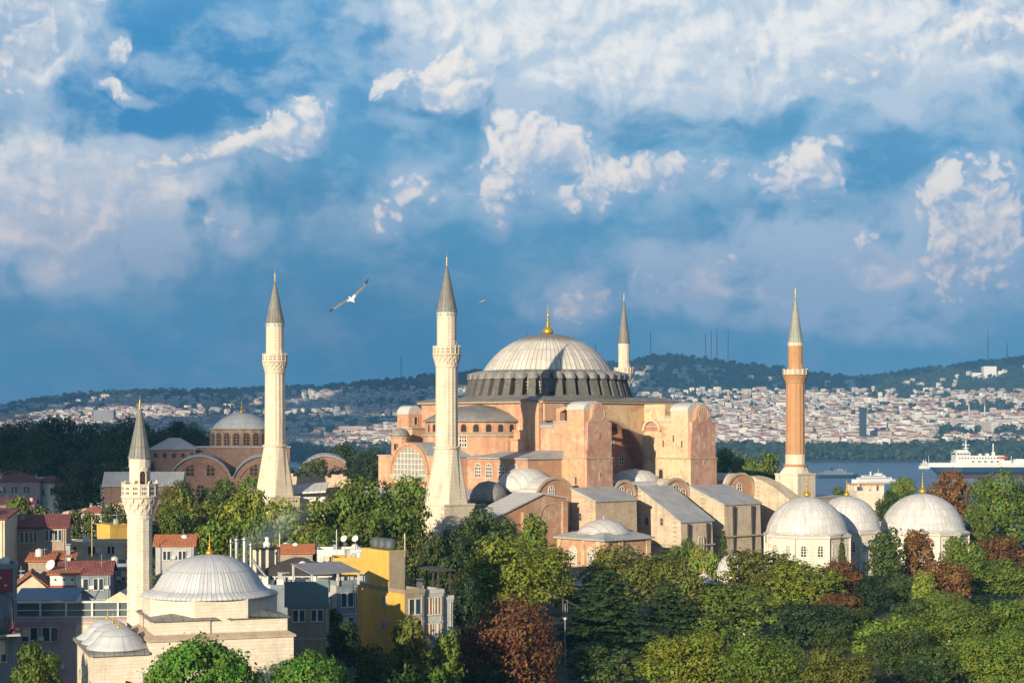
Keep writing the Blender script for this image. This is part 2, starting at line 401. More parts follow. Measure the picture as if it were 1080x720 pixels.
def leadmat(name, c1, c2, seams=0, metal=0.0, dark=0.5, polar=None, rings=0.0, top=None, seamk=0.62, streak=0.55):
    """lead sheet; seams radial round a dome's axis (polar = segments) or straight"""
    m, T, b = newmat(name)
    tc = T.n('ShaderNodeTexCoord'); P = tc.outputs['Object']
    W = T.n('ShaderNodeNewGeometry').outputs['Position']
    s = T.n('ShaderNodeSeparateXYZ'); T.put(s.inputs[0], P)
    n1 = T.noise(W, 0.3, 6, 0.65); n2 = T.noise(W, 1.7, 5, 0.7)
    col = T.mix(T.ss(n1, 0.35, 0.65), rgba(c1), rgba(c2))
    col = T.mix(T.ss(n2, 0.5, 0.75, 0, dark), col, rgba([x * 0.5 for x in c1]))
    h = T.m('MULTIPLY', n2, 0.3)
    if polar:
        a = T.m('ARCTAN2', s.outputs[1], s.outputs[0])
        k = T.m('FRACT', T.m('MULTIPLY', T.m('ADD', a, PI), polar / (2 * PI)))
        seam = T.ss(T.m('ABSOLUTE', T.m('SUBTRACT', k, 0.5)), 0.34, 0.47)
        ka = T.m('FLOOR', T.m('MULTIPLY', T.m('ADD', a, PI), polar / (2 * PI)))
        wn = T.n('ShaderNodeTexWhiteNoise', noise_dimensions='2D')
        cv = T.n('ShaderNodeCombineXYZ'); T.put(cv.inputs[0], ka); T.put(cv.inputs[1], T.m('FLOOR', T.m('MULTIPLY', s.outputs[2], rings or 0.5)))
        T.put(wn.inputs['Vector'], cv.outputs[0])
        col = T.mix(T.m('MULTIPLY', wn.outputs[0], 0.5), col, rgba([x * 0.55 for x in c2]))
        # run-off streaks that follow each panel
        cs = T.n('ShaderNodeCombineXYZ'); T.put(cs.inputs[0], T.m('MULTIPLY', a, polar * 0.55)); T.put(cs.inputs[1], T.m('MULTIPLY', s.outputs[2], 0.12))
        sn = T.noise(cs.outputs[0], 1.0, 4, 0.65)
        col = T.mix(T.ss(sn, 0.5, 0.72, 0, streak), col, rgba([x * 0.42 for x in c1]))
        col = T.mix(T.m('MULTIPLY', seam, seamk), col, rgba([x * 0.3 for x in c1]))
        h = T.m('ADD', h, T.m('MULTIPLY', seam, seamk * 1.4))
        if rings:
            rk = T.m('FRACT', T.m('MULTIPLY', s.outputs[2], rings))
            rs = T.ss(T.m('ABSOLUTE', T.m('SUBTRACT', rk, 0.5)), 0.44, 0.49)
            col = T.mix(T.m('MULTIPLY', rs, 0.3), col, rgba([x * 0.35 for x in c1]))
    elif seams:
        k = T.m('FRACT', T.m('MULTIPLY', s.outputs[0], seams)); k2 = T.m('FRACT', T.m('MULTIPLY', s.outputs[1], seams))
        sm = T.m('MAXIMUM', T.ss(T.m('ABSOLUTE', T.m('SUBTRACT', k, 0.5)), 0.4, 0.49), T.m('MULTIPLY', T.ss(T.m('ABSOLUTE', T.m('SUBTRACT', k2, 0.5)), 0.42, 0.49), 0.4))
        col = T.mix(T.m('MULTIPLY', sm, 0.45), col, rgba([x * 0.35 for x in c1]))
        h = T.m('ADD', h, T.m('MULTIPLY', sm, 0.8))
    if top:      # soot and bird-lime cap: a stain with a shape of its own round the crown
        zz = T.m('ADD', s.outputs[2], T.m('MULTIPLY', T.m('SUBTRACT', n2, 0.5), 2.2))
        col = T.mix(T.ss(zz, top[0], top[1], 0, 0.85), col, rgba(top[2]))
    T.put(b.inputs['Base Color'], col); b.inputs['Roughness'].default_value = 0.62; b.inputs['Metallic'].default_value = metal
    bump(T, b, h, 0.35, 0.15)
    return m

def flat(name, c, rough=0.7, metal=0.0, var=0.4, scale=0.8):
    m, T, b = newmat(name)
    P = T.n('ShaderNodeNewGeometry').outputs['Position']
    n = T.noise(P, scale, 5, 0.65); n2 = T.noise(T.vm('MULTIPLY', P, (1.4, 1.4, 0.15)), scale * 1.5, 4, 0.6)
    col = T.mix(T.ss(n, 0.35, 0.68, 0, var), rgba(c), rgba([x * 0.55 for x in c]))
    col = T.mix(T.ss(n2, 0.5, 0.75, 0, var), col, rgba([x * 0.5 for x in c]))
    T.put(b.inputs['Base Color'], col); b.inputs['Roughness'].default_value = rough; b.inputs['Metallic'].default_value = metal
    return m

def tilemat(name, c1, c2):
    m, T, b = newmat(name)
    tc = T.n('ShaderNodeNewGeometry'); P = tc.outputs['Position']
    s = T.n('ShaderNodeSeparateXYZ'); T.put(s.inputs[0], P)
    u = T.m('ADD', s.outputs[0], T.m('MULTIPLY', s.outputs[1], 0.35))
    k = T.m('FRACT', T.m('MULTIPLY', u, 2.6)); kk = T.m('ABSOLUTE', T.m('SUBTRACT', k, 0.5))
    r = T.m('FRACT', T.m('MULTIPLY', s.outputs[2], 5.0))
    n = T.noise(P, 0.8, 5, 0.7); n2 = T.noise(P, 4.0, 3, 0.6)
    col = T.mix(T.ss(n, 0.35, 0.65), rgba(c1), rgba(c2))
    col = T.mix(T.ss(n2, 0.45, 0.7, 0, 0.5), col, rgba([x * 0.5 for x in c1]))
    col = T.mix(T.ss(kk, 0.33, 0.5, 0, 0.6), col, rgba([x * 0.35 for x in c1]))
    T.put(b.inputs['Base Color'], col); b.inputs['Roughness'].default_value = 0.85
    bump(T, b, T.m('ADD', T.m('MULTIPLY', kk, -1.0), T.m('MULTIPLY', r, 0.5)), 0.6, 0.12)
    return m

def leafmat(name):
    """foliage: the colour belongs to the tree (object colour), each leaf spray its own tone"""
    m, T, b = newmat(name)
    oi = T.n('ShaderNodeObjectInfo'); g = T.n('ShaderNodeNewGeometry')
    rnd = g.outputs['Random Per Island']
    hs = T.n('ShaderNodeHueSaturation')
    T.put(hs.inputs['Color'], oi.outputs['Color'])
    n = T.noise(g.outputs['Position'], 0.45, 4, 0.6)
    T.put(hs.inputs['Hue'], T.m('MULTIPLY_ADD', T.m('SUBTRACT', n, 0.5), 0.20, 0.5))
    T.put(hs.inputs['Value'], T.m('MULTIPLY_ADD', rnd, 0.9, T.m('MULTIPLY_ADD', n, 1.0, 0.25)))
    hs.inputs['Saturation'].default_value = 1.0
    T.put(b.inputs['Base Color'], hs.outputs[0]); b.inputs['Roughness'].default_value = 0.6
    b.inputs['Specular IOR Level'].default_value = 0.25
    tr = T.n('ShaderNodeBsdfTranslucent')
    T.put(tr.inputs[0], T.mix(1.0, hs.outputs[0], (1.1, 1.25, 0.5, 1), 'MULTIPLY'))
    mx = T.n('ShaderNodeMixShader'); mx.inputs[0].default_value = 0.15
    m.node_tree.links.new(b.outputs[0], mx.inputs[1]); m.node_tree.links.new(tr.outputs[0], mx.inputs[2])
    out = [x for x in m.node_tree.nodes if x.type == 'OUTPUT_MATERIAL'][0]
    m.node_tree.links.new(mx.outputs[0], out.inputs[0])
    return m

PINK = plaster('pink_plaster', (.47, .24, .145), (.57, .325, .19), (.54, .35, .225), streak=0.55)
OCHRE = plaster('ochre_plaster', (.54, .37, .205), (.58, .42, .26), (.52, .30, .16), streak=0.5)
TOWERM = plaster('buttress_plaster', (.52, .295, .175), (.55, .35, .20), (.50, .26, .165), scale=0.16, streak=0.55)
BRICKP = plaster('brick_plaster', (.44, .225, .13), (.49, .28, .165), (.44, .30, .2), brick=0.35)
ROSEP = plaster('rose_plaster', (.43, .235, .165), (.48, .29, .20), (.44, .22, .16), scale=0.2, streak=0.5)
PALEP = plaster('pale_ochre_plaster', (.60, .43, .265), (.64, .49, .32), (.58, .36, .2), scale=0.2, streak=0.5)
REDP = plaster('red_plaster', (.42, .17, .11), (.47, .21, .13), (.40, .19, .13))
DRABP = plaster('drab_plaster', (.36, .27, .18), (.42, .33, .23), (.33, .22, .15))
RUBBLE = masonry('rubble_stone', (.56, .44, .30), (.46, .33, .22), (.36, .26, .18), 0.8, 0.35, 0.6, 0.4)
LIME = masonry('limestone', (.60, .49, .355), (.52, .41, .29), (.36, .29, .21), 1.1, 0.5, 0.65, 0.75, 0.03)
MINSTONE = masonry('minaret_stone', (.66, .57, .44), (.61, .52, .38), (.46, .37, .26), 1.0, 0.7, 0.35, 0.55)
CREAM = masonry('cream_ashlar', (.66, .59, .48), (.60, .52, .40), (.50, .41, .30), 0.9, 0.32, 0.4, 0.3, 0.012)
TOMBST = masonry('tomb_marble', (.66, .60, .50), (.62, .55, .45), (.48, .42, .34), 1.4, 0.7, 0.3, 0.3)
ORBRICK = masonry('orange_brick', (.47, .245, .115), (.43, .21, .095), (.42, .27, .15), 0.6, 0.22, 0.3, 0.3)
OLDBRICK = masonry('old_brick', (.235, .125, .09), (.29, .18, .13), (.30, .23, .18), 0.9, 0.5, 0.6, 0.4)
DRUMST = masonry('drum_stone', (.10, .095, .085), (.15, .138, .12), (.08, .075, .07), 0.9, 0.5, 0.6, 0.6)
LEADDOME = leadmat('dome_lead', (.52, .48, .42), (.68, .63, .54), polar=80, rings=0.42, top=(51.6, 53.2, (.15, .125, .105)), dark=0.35)
LEADTOMB = leadmat('tomb_lead', (.56, .55, .53), (.66, .64, .60), polar=56, rings=0.62, dark=0.5, seamk=0.16, streak=0.75)
LEADFINE = leadmat('ribbed_lead', (.50, .51, .53), (.60, .61, .61), polar=84, rings=0.55, dark=0.3, seamk=0.5, streak=0.4)
LEADROOF = leadmat('roof_lead', (.30, .31, .32), (.40, .40, .39), seams=1.1, dark=0.5)
LEADDARK = leadmat('old_lead', (.17, .165, .155), (.24, .23, .21), seams=1.1, dark=0.6)
LEADVAULT = leadmat('vault_lead', (.46, .45, .42), (.54, .52, .48), seams=0.7, dark=0.35)
LEADCONE = leadmat('spire_lead', (.175, .168, .155), (.24, .23, .205), polar=18, rings=0.5, dark=0.5)
LEADGREEN = leadmat('green_spire_lead', (.26, .285, .24), (.36, .36, .29), polar=16, rings=0.45, dark=0.5)
GOLD = flat('gilded_copper', (.72, .42, .06), 0.32, 0.7, 0.15)
GLASS = flat('dark_glass', (.03, .035, .04), 0.15, 0.0, 0.2)
PALEGLASS = flat('pale_glass', (.30, .30, .26), 0.3, 0.0, 0.3)
FRAME = flat('window_white', (.66, .60, .50), 0.8)
CORN = flat('cornice_stone', (.42, .33, .24), 0.85, 0, 0.4)
TILEBLUE = flat('blue_tile', (.12, .38, .50), 0.4)
DARKHOLE = flat('dark_opening', (.035, .028, .024), 0.95)
LEAF = leafmat('leaves')
BARK = flat('bark', (.07, .05, .035), 0.95, 0, 0.5, 3)
HAZE_D = 0.00010
# ------------------------------------------------------------------ land, sea, far shore
def interp(x, xs, ys):
    if x <= xs[0]: return ys[0]
    for i in range(1, len(xs)):
        if x <= xs[i]:
            t = (x - xs[i - 1]) / (xs[i] - xs[i - 1]); t = t * t * (3 - 2 * t) if len(xs) < 3 else t
            return ys[i - 1] + (ys[i] - ys[i - 1]) * t
    return ys[-1]
SEA = -40.0
RX = [-60, 0, 40, 100, 160, 200, 260, 310, 360, 410, 450, 500, 560, 620, 660, 680, 700, 730, 780, 850, 900, 960, 1000, 1040, 1080, 1200]
RYP = [428, 426, 421, 414, 411, 412, 410, 409, 405, 401, 397, 393, 390, 387, 384, 377, 374.5, 377, 384, 393, 397.5, 392, 386.5, 382, 379, 375]
def height(x, y):
    px = 540 + FPX * x / max(y, 1)
    if y < 3200:
        # the old town: a hill that falls to the water
        left = 1 / (1 + math.exp((x + 60) / 25))
        g = 0.0
        if y > 380: g += left * 9 * min(1, (y - 380) / 110)
        fall = interp(y, [430 + 380 * left, 950 + 350 * left], [0, 1])
        z = g * (1 - fall) + fall * -62
        if y < 300: z -= 3.0 * (1 - min(1, max(0, (y - 120) / 160)))
        return z + 0.5 * noise.noise(Vector((x * .02, y * .02, 0)))
    ridge_y = interp(px, RX, RYP)
    # how high up the picture the far slope has climbed by distance y
    ys = [3200, 3560, 3620, 3900, 4300, 4800, 5400, 6000, 6500, 7100]
    low = 487.0
    def lvl(f): return low + (ridge_y - low) * f
    zs = [-62, -44, -37.0]
    tgt = [(3900, lvl(.13)), (4300, lvl(.30)), (4800, lvl(.47)), (5400, lvl(.63)), (6000, lvl(.80)), (6500, ridge_y), (7100, ridge_y + 14)]
    zs += [EYE + (HY - p) / FPX * Y for Y, p in tgt]
    z = interp(y, ys, zs)
    if y > 3700: z += min(1, (y - 3700) / 500) * (9 * noise.noise(Vector((x * .004, y * .004, 1.7))) + 4 * noise.noise(Vector((x * .013, y * .013, 5))))
    return z

def build_land():
    ysteps = [-120, -60, 0, 40, 80, 120, 160, 200, 240, 280, 320, 360, 400, 440, 480, 520, 560, 600, 660, 720, 800, 880, 960, 1040, 1120, 1250, 1400, 1700, 2200, 2800, 3200, 3400] + list(range(3540, 7300, 45))
    nx = 120
    vs, fs = [], []
    for y in ysteps:
        half = 200 + 0.45 * max(y, 0)
        for i in range(nx + 1):
            x = -half + 2 * half * i / nx
            vs.append((x, y, height(x, y)))
    for j in range(len(ysteps) - 1):
        for i in range(nx):
            a = j * (nx + 1) + i; fs.append((a, a + 1, a + nx + 2, a + nx + 1))
    m, T, b = newmat('land_cover')
    P = T.n('ShaderNodeNewGeometry').outputs['Position']
    n = T.noise(P, 0.012, 8, 0.65); n2 = T.noise(P, 0.12, 6, 0.6)
    col = T.mix(T.ss(n, 0.42, 0.58), (.022, .036, .018, 1), (.04, .05, .026, 1))
    col = T.mix(T.ss(n2, 0.5, 0.7, 0, 0.6), col, (.075, .07, .045, 1))
    T.put(b.inputs['Base Color'], col); b.inputs['Roughness'].default_value = 0.95
    mb = MB().add(vs, fs, True)
    structure(mb.build('ground', m))
    m, T, b = newmat('sea_water')
    P = T.n('ShaderNodeNewGeometry').outputs['Position']
    w = T.noise(T.vm("MULTIPLY", P, (.012, .05, 1)), 1.0, 6, 0.6); w2 = T.noise(T.vm("MULTIPLY", P, (.06, .25, 1)), 1.0, 5, 0.65)
    T.put(b.inputs['Base Color'], T.mix(T.ss(w, .40, .60), (.005, .036, .078, 1), (.026, .095, .155, 1)))
    b.inputs['Roughness'].default_value = 0.32
    bump(T, b, T.m('ADD', w2, T.m('MULTIPLY', w, .6)), 0.5, 1.0)
    structure(MB().face([(-2400, 700, SEA), (2400, 700, SEA), (2400, 3640, SEA), (-2400, 3640, SEA)]).build('sea', m))
build_land()

# ------------------------------------------------------------------ trees
LEAFV = {}
def crown_mesh(key, lobes, n, size, rnd, flatten=0.0, inner=0.35):
    """leaf sprays spread through and over a set of ellipsoid lobes"""
    tot = sum(l[3] * l[5] + l[3] * l[4] + l[4] * l[5] for l in lobes)
    vs, fs = [], []
    for (cx, cy, cz, rx, ry, rz) in lobes:
        k = int(n * (rx * rz + rx * ry + ry * rz) / tot)
        for _ in range(k):
            u = rnd.uniform(-1, 1); a = rnd.uniform(0, 2 * PI); q = math.sqrt(1 - u * u)
            d = Vector((q * math.cos(a), q * math.sin(a), u))
            if u < -.55 and rnd.random() < .7: continue
            rad = 1 - (rnd.random() ** 2) * inner
            if noise.noise(Vector((cx * .9 + d.x * 1.6 + 7, cy * .9 + d.y * 1.6, cz * .9 + d.z * 1.6))) < -.30: continue
            rad *= 1 + .30 * noise.noise(Vector((cx + d.x * 2.2, cy + d.y * 2.2, cz + d.z * 2.2)))
            p = Vector((cx + d.x * rx * rad, cy + d.y * ry * rad, cz + d.z * rz * rad))
            if rnd.random() < .06: p += d * rnd.uniform(.2, .7)
            nn = (d + Vector((rnd.uniform(-.55, .55), rnd.uniform(-.55, .55), rnd.uniform(-.35, .6)))).normalized()
            if flatten: nn = (nn * (1 - flatten) + Vector((0, 0, 1)) * flatten).normalized()
            t = nn.orthogonal().normalized(); t = (Matrix.Rotation(rnd.uniform(0, 2 * PI), 3, nn) @ t)
            w = nn.cross(t); s = size * rnd.choice((.55, .8, 1, 1, 1.3, 1.7))
            o = len(vs)
            vs += [p - t * s, p - w * s * .62, p + t * s * .95 + nn * s * .2, p + w * s * .62]
            fs.append((o, o + 1, o + 2, o + 3))
    me = bpy.data.meshes.new('crown')
    me.from_pydata(vs, [], fs); me.materials.append(LEAF); me.update()
    return me
def trunk_mesh(h, r, limbs, rnd):
    limbs = int(limbs * 1.6)
    m = MB()
    m.lathe([(r * 1.35, -1.5), (r * 1.1, .2), (r, h * .3), (r * .7, h * .6), (r * .25, h)], 8)
    for _ in range(limbs):
        a = rnd.uniform(0, 2 * PI); z = h * rnd.uniform(.35, .7); l = h * rnd.uniform(.3, .5)
        m.tube((0, 0, z), (l * math.cos(a), l * math.sin(a), z + l * rnd.uniform(.5, 1.0)), r * .4, 6, r * .12)
    return m.mesh('trunk', BARK)
PROTO = {}
def protos():
    rnd = random.Random(11)
    def broad(nl, w, h, seed):
        r = random.Random(seed); L = [(0, 0, h * .5, w * .30, w * .30, h * .34)]
        for i in range(nl):
            a = 2 * PI * i / nl * 2.4 + r.uniform(-.3, .3); t = (i + .5) / nl
            z = h * (.22 + .66 * t); rad = w * .5 * math.sqrt(max(.06, 1 - ((z / h - .48) / .56) ** 2))
            s = w * r.choice((.10, .13, .17, .20, .25))
            L.append((math.cos(a) * (rad - s * .75), math.sin(a) * (rad - s * .75), z, s, s, s * r.uniform(.75, 1.1)))
        return L
    for i in range(3): PROTO['broad%d' % i] = (crown_mesh('b', broad(22, 10, 9, 20 + i), 7800, .22, rnd), trunk_mesh(6, .32, 5, rnd), 10, 9)
    for i in range(2): PROTO['plane%d' % i] = (crown_mesh('p', broad(38, 16, 14, 40 + i), 19000, .225, rnd), trunk_mesh(10, .5, 7, rnd), 16, 14)
    def oval(seed):
        r = random.Random(seed); L = [(0, 0, 5.5, 2, 2, 4.6)]
        for i in range(20):
            z = 1.6 + 8.6 * i / 20; a = i * 2.4; rad = 2.5 * math.sqrt(max(.05, 1 - ((z - 5.2) / 5.6) ** 2)); s = r.uniform(.8, 1.3)
            L.append((math.cos(a) * (rad - s * .5), math.sin(a) * (rad - s * .5), z, s, s, s * 1.1))
        return L
    for i in range(2): PROTO['oval%d' % i] = (crown_mesh('o', oval(60 + i), 6000, .21, rnd), trunk_mesh(6, .25, 4, rnd), 6, 11)
    L = [(0, 0, 1.2 + 9 * t, 1.15 * (1 - t) ** .7 * min(1, .5 + t * 4), 1.15 * (1 - t) ** .7 * min(1, .5 + t * 4), .9) for t in [i / 14 for i in range(14)]]
    PROTO['cypress'] = (crown_mesh('c', L, 2600, .17, rnd), trunk_mesh(5, .18, 0, rnd), 2.4, 11)
    # umbrella pine: a broad low dome of tufts
    r = random.Random(5); L = [(0, 0, 5.4, 3.6, 3.6, 1.6)]
    for i in range(46):
        a = i * 2.399 + r.uniform(-.35, .35); q = math.sqrt((i + .5) / 46) * r.uniform(4.0, 4.7)
        L.append((q * math.cos(a), q * math.sin(a), 6.6 - (q / 4.4) ** 2 * 3.0 + r.uniform(-.5, .45), r.uniform(.5, 1.05), r.uniform(.5, 1.05), r.uniform(.5, .95)))
    PROTO['pine'] = (crown_mesh('n', L, 17000, .13, rnd, inner=.3), trunk_mesh(5, .3, 8, rnd), 10, 7.8)
    # cedar: flat tiers
    r = random.Random(9); L = []
    for i in range(40):
        t = i / 40; z = 2 + 10.5 * t; a = i * 2.4; q = (1 - t * .8) * 4.6
        L.append((q * .55 * math.cos(a), q * .55 * math.sin(a), z, q * .62, q * .42, .42))
    PROTO['cedar'] = (crown_mesh('d', L, 9000, .24, rnd, flatten=.55, inner=.9), trunk_mesh(12, .4, 2, rnd), 10, 13)
protos()
SEEN = {}
CT = {
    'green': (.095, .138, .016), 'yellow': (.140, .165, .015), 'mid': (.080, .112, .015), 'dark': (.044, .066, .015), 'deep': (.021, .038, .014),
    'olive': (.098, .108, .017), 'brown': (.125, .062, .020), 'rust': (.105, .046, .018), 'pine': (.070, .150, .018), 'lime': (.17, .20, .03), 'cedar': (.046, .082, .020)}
NTREE = [0]
def tree(kind, px, ytop, wpx, Y, colour, label, cat='tree', group=None, hfac=None, name=None, wx=None):
    """crown top at the pixel row ytop at distance Y; its foot on the ground there"""
    p = at(px, ytop, Y)
    g = height(p.x, Y)
    w = wpx / FPX * Y
    v = {'broad': 3, 'plane': 2, 'oval': 2}.get(kind, 1)
    NTREE[0] += 1
    key = kind + (str(NTREE[0] % v) if v > 1 else '')
    cm, tm, W0, H0 = PROTO[key]
    h = max(p.z - g, w * .5)
    r = random.Random(NTREE[0] * 13)
    if name is None: name = {'cypress': 'cypress_tree', 'pine': 'umbrella_pine', 'cedar': 'cedar_tree'}.get(kind, 'leafy_tree')
    lift = 0.0
    lim = {'broad': 1.35, 'plane': 1.15, 'pine': .8, 'cedar': 1.3, 'oval': 2.3, 'cypress': 5.5}[kind]
    if h > w * lim: lift = h - w * lim; h = w * lim
    t = thing(name, label, cat, (p.x, Y, g), r.uniform(0, 2 * PI), group)
    c = put('crown', cm, t, (0, 0, lift)); c.scale = (w / W0, w / W0 * r.uniform(.9, 1.05), h / H0)
    col = CT[colour]; f = r.uniform(.85, 1.15)
    c.color = (col[0] * f, col[1] * f, col[2] * f, 1)
    k = put('trunk', tm, t); k.scale = (w / W0, w / W0, (h + lift) / H0)
    return t
# ------------------------------------------------------------------ windows (shared meshes)
WIN = {}
def win_meshes(w, h, cols, rows, arched=True, fm=None, pm=None, fr=0.16, depth=0.14):
    """frame with bars, and the pane behind it; origin at the sill's middle, facing -y"""
    fm = fm or FRAME; pm = pm or GLASS
    key = (round(w, 2), round(h, 2), cols, rows, arched, fm.name, pm.name, fr)
    if key in WIN: return WIN[key]
    r = w / 2
    def outline(g):
        rr = r + g
        if not arched: return [(-rr, -g), (rr, -g), (rr, h + g), (-rr, h + g)]
        zs = max(h - r, 0.0)
        return [(-rr, -g), (rr, -g)] + [(rr * math.cos(PI * k / 12), zs + rr * math.sin(PI * k / 12)) for k in range(13)]
    inn, outl = outline(0), outline(fr)
    f = MB()
    n = len(inn)
    vs = [(x, -depth, z) for x, z in inn] + [(x, -depth, z) for x, z in outl] + [(x, 0, z) for x, z in inn] + [(x, 0, z) for x, z in outl]
    fs = []
    for i in range(n):
        j = (i + 1) % n
        fs += [(i, j, n + j, n + i), (i, j, 2 * n + j, 2 * n + i), (n + i, n + j, 3 * n + j, 3 * n + i)]
    f.add(vs, fs)
    b = min(0.09, w / 14)
    def top_at(x):
        return h if not arched else max(h - r, 0) + math.sqrt(max(r * r - x * x, 0))
    for i in range(1, cols):
        x = -r + w * i / cols
        f.box(x - b, x + b, -depth * 0.8, -0.02, 0, top_at(x) - 0.01)
    for j in range(1, rows):
        z = h * j / rows
        hw = r if (not arched or z < h - r) else math.sqrt(max(r * r - (z - (h - r)) ** 2, 0.01))
        f.box(-hw, hw, -depth * 0.7, -0.025, z - b, z + b)
    p = MB().face([(x, -0.015, z) for x, z in inn])
    WIN[key] = (f.mesh('window', fm), p.mesh('pane', pm))
    return WIN[key]

def window(parent, loc, rz, w, h, cols=2, rows=3, arched=True, fm=None, pm=None, fr=0.16):
    a, b = win_meshes(w, h, cols, rows, arched, fm, pm, fr)
    o = put('window', a, parent, loc, rz)
    put('pane', b, o)
    return o

def finial(parent, loc, s=1.0, name='finial'):
    p = [(0.0, 0), (.55, .05), (1.05, .45), (1.1, .8), (.8, 1.3), (.35, 1.7), (.3, 1.9), (.45, 2.1), (.42, 2.3), (.2, 2.5), (.17, 2.9), (.3, 3.05), (.28, 3.25), (.12, 3.4), (.1, 4.6), (.16, 4.7), (.05, 4.9), (.03, 5.9), (0, 6.0)]
    return MB().lathe([(r * s, z * s) for r, z in p], 14).build(name, GOLD, parent, loc)

# ------------------------------------------------------------------ the great domed basilica; local x = along the nave, local y = away from the south side
TH = R_(42)
OX, OY = 8.6, 420.0
HS = thing('basilica', 'great salmon pink basilica with a broad lead dome and heavy buttress towers', 'basilica', (OX, OY, 0), TH)
def W(e, s, z):        # local (e, s) to world
    return Vector((OX + e * math.cos(TH) + s * math.sin(TH), OY + e * math.sin(TH) - s * math.cos(TH), z))
def poly_s(pts, s0, s1):   # outline in (e, z), between the planes s0 and s1
    return [(e, -s0, z) for e, z in pts], (0, s0 - s1, 0)
def poly_e(pts, e0, e1):   # outline in (s, z)
    return [(e0, -s, z) for s, z in pts], (e1 - e0, 0, 0)
def bx(m, e0, e1, s0, s1, z0, z1, mi=0): m.box(e0, e1, -s1, -s0, z0, z1, mi)
WEST, SOUTH, EAST = R_(-90), 0.0, R_(90)

# square base of the dome with the deep south arch
m = MB()
bx(m, -21.5, 21.5, -21.5, 14.5, 0, 37.4)
bx(m, -22.2, -15.6, 14.5, 21.6, 0, 37.4)
bx(m, 11.62, 21.5, 14.5, 21.6, 0, 37.4)
arch = [(-1.9 + 13.45 * math.cos(PI * k / 28), 20.0 + 13.4 * math.sin(PI * k / 28)) for k in range(29)]
pts = [(11.6, 20.0), (11.6, 37.4), (-15.58, 37.4), (-15.58, 20.0)] + arch[::-1]
m.extr(*poly_s(pts, 21.6, 14.52))
base = m.build('base_block', PINK, HS)
# spandrel facing of the arch, yellower and patched
m = MB()
arch2 = [(-1.9 + 13.48 * math.cos(PI * k / 28), 20.0 + 13.43 * math.sin(PI * k / 28)) for k in range(29)]
m.extr(*poly_s([(11.6, 20.0), (11.6, 37.2), (-15.4, 37.2), (-15.4, 20.0)] + arch2[::-1], 21.75, 21.603))
bx(m, 11.602, 17.6, 21.603, 21.8, 0, 37.1)
m.build('arch_facing', OCHRE, HS)
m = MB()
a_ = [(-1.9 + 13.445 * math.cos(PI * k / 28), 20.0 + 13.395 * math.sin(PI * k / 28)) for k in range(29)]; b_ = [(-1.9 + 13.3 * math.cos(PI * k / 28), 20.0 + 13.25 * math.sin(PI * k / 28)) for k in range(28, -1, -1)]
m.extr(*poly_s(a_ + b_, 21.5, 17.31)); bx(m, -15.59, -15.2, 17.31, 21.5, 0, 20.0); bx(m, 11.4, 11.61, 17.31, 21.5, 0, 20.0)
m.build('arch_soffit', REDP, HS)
# archivolt lip of the south arch
m = MB()
for rr, dd in ((13.46, .12),):
    prof = [(-1.9 + (rr + q) * math.cos(PI * k / 28), 20.0 + (rr + q) * math.sin(PI * k / 28)) for q in (0,) for k in range(29)]
    prof += [(-1.9 + (rr + .55) * math.cos(PI * k / 28), 20.0 + (rr + .55) * math.sin(PI * k / 28)) for k in range(28, -1, -1)]
    m.extr(*poly_s(prof, 21.9, 21.752))
m.build('archivolt', CORN, HS)
# tympanum with its windows
m = MB(); bx(m, -15.58, 11.6, 14.502, 17.3, 18, 33.4)
m.build('tympanum', REDP, HS)
for e in (-8.6, -5.4, -2.2, 1.0, 4.2, 7.4): window(HS, (e, -17.3, 23.2), SOUTH, 1.3, 2.4, 2, 3)
for e in (-6, -2.6, .8, 4.2): window(HS, (e, -17.3, 27.2), SOUTH, 1.3, 2.4, 2, 3)
# cornice and roof skirt
m = MB()
bx(m, -22.4, 22.0, -22.0, 22.3, 37.4, 37.85)
m.build('cornice', CORN, HS)
m = MB()
bx(m, -22.7, 22.3, -22.3, 22.6, 37.85, 38.05)
a, b = 22.3, 19.2
m.hexa([(-a, -a, 38.05), (a, -a, 38.05), (a, a, 38.05), (-a, a, 38.05)], [(-b, -b, 38.9), (b, -b, 38.9), (b, b, 38.9), (-b, b, 38.9)])
m.build('roof_skirt', LEADDARK, HS)
# drum: forty buttresses with arched windows between
MB().lathe([(20.6, 38.3), (20.5, 39.2), (18.2, 39.6), (17.3, 39.6), (17.2, 44.8), (16.0, 45.1)], 80, smooth=False).build('drum', DRUMST, HS)
bm_ = MB()
bm_.hexa([(16.8, -.95, 38.9), (20.3, -.95, 38.9), (20.3, .95, 38.9), (16.8, .95, 38.9)], [(16.8, -.8, 43.3), (18.9, -.8, 43.3), (18.9, .8, 43.3), (16.8, .8, 43.3)])
bmesh_b = bm_.mesh('drum_buttress', DRUMST)
cap = MB()
cp = [(1.12 * math.cos(PI * k / 8), 43.1 + 1.45 * math.sin(PI * k / 8)) for k in range(9)]
cap.extr([(16.4, y, z + .55) for y, z in cp] , (0.1, 0, 0))
cap.add([(16.4, y, z + .75) for y, z in cp] + [(19.35, y, z) for y, z in cp], [(k, k + 1, 10 + k, 9 + k) for k in range(8)] + [tuple(range(9, 18))], True)
capm = cap.mesh('buttress_cap', LEADDARK)
wf, wp = win_meshes(1.25, 3.1, 2, 4, True, CORN, GLASS, 0.14)
for k in range(40):
    a = 2 * PI * k / 40
    o = put('drum_buttress', bmesh_b, HS, (0, 0, 0), a); put('buttress_cap', capm, o)
    a2 = a + PI / 40
    o = put('window', wf, HS, (17.26 * math.cos(a2), 17.26 * math.sin(a2), 40.0), a2 + PI / 2); put('pane', wp, o)
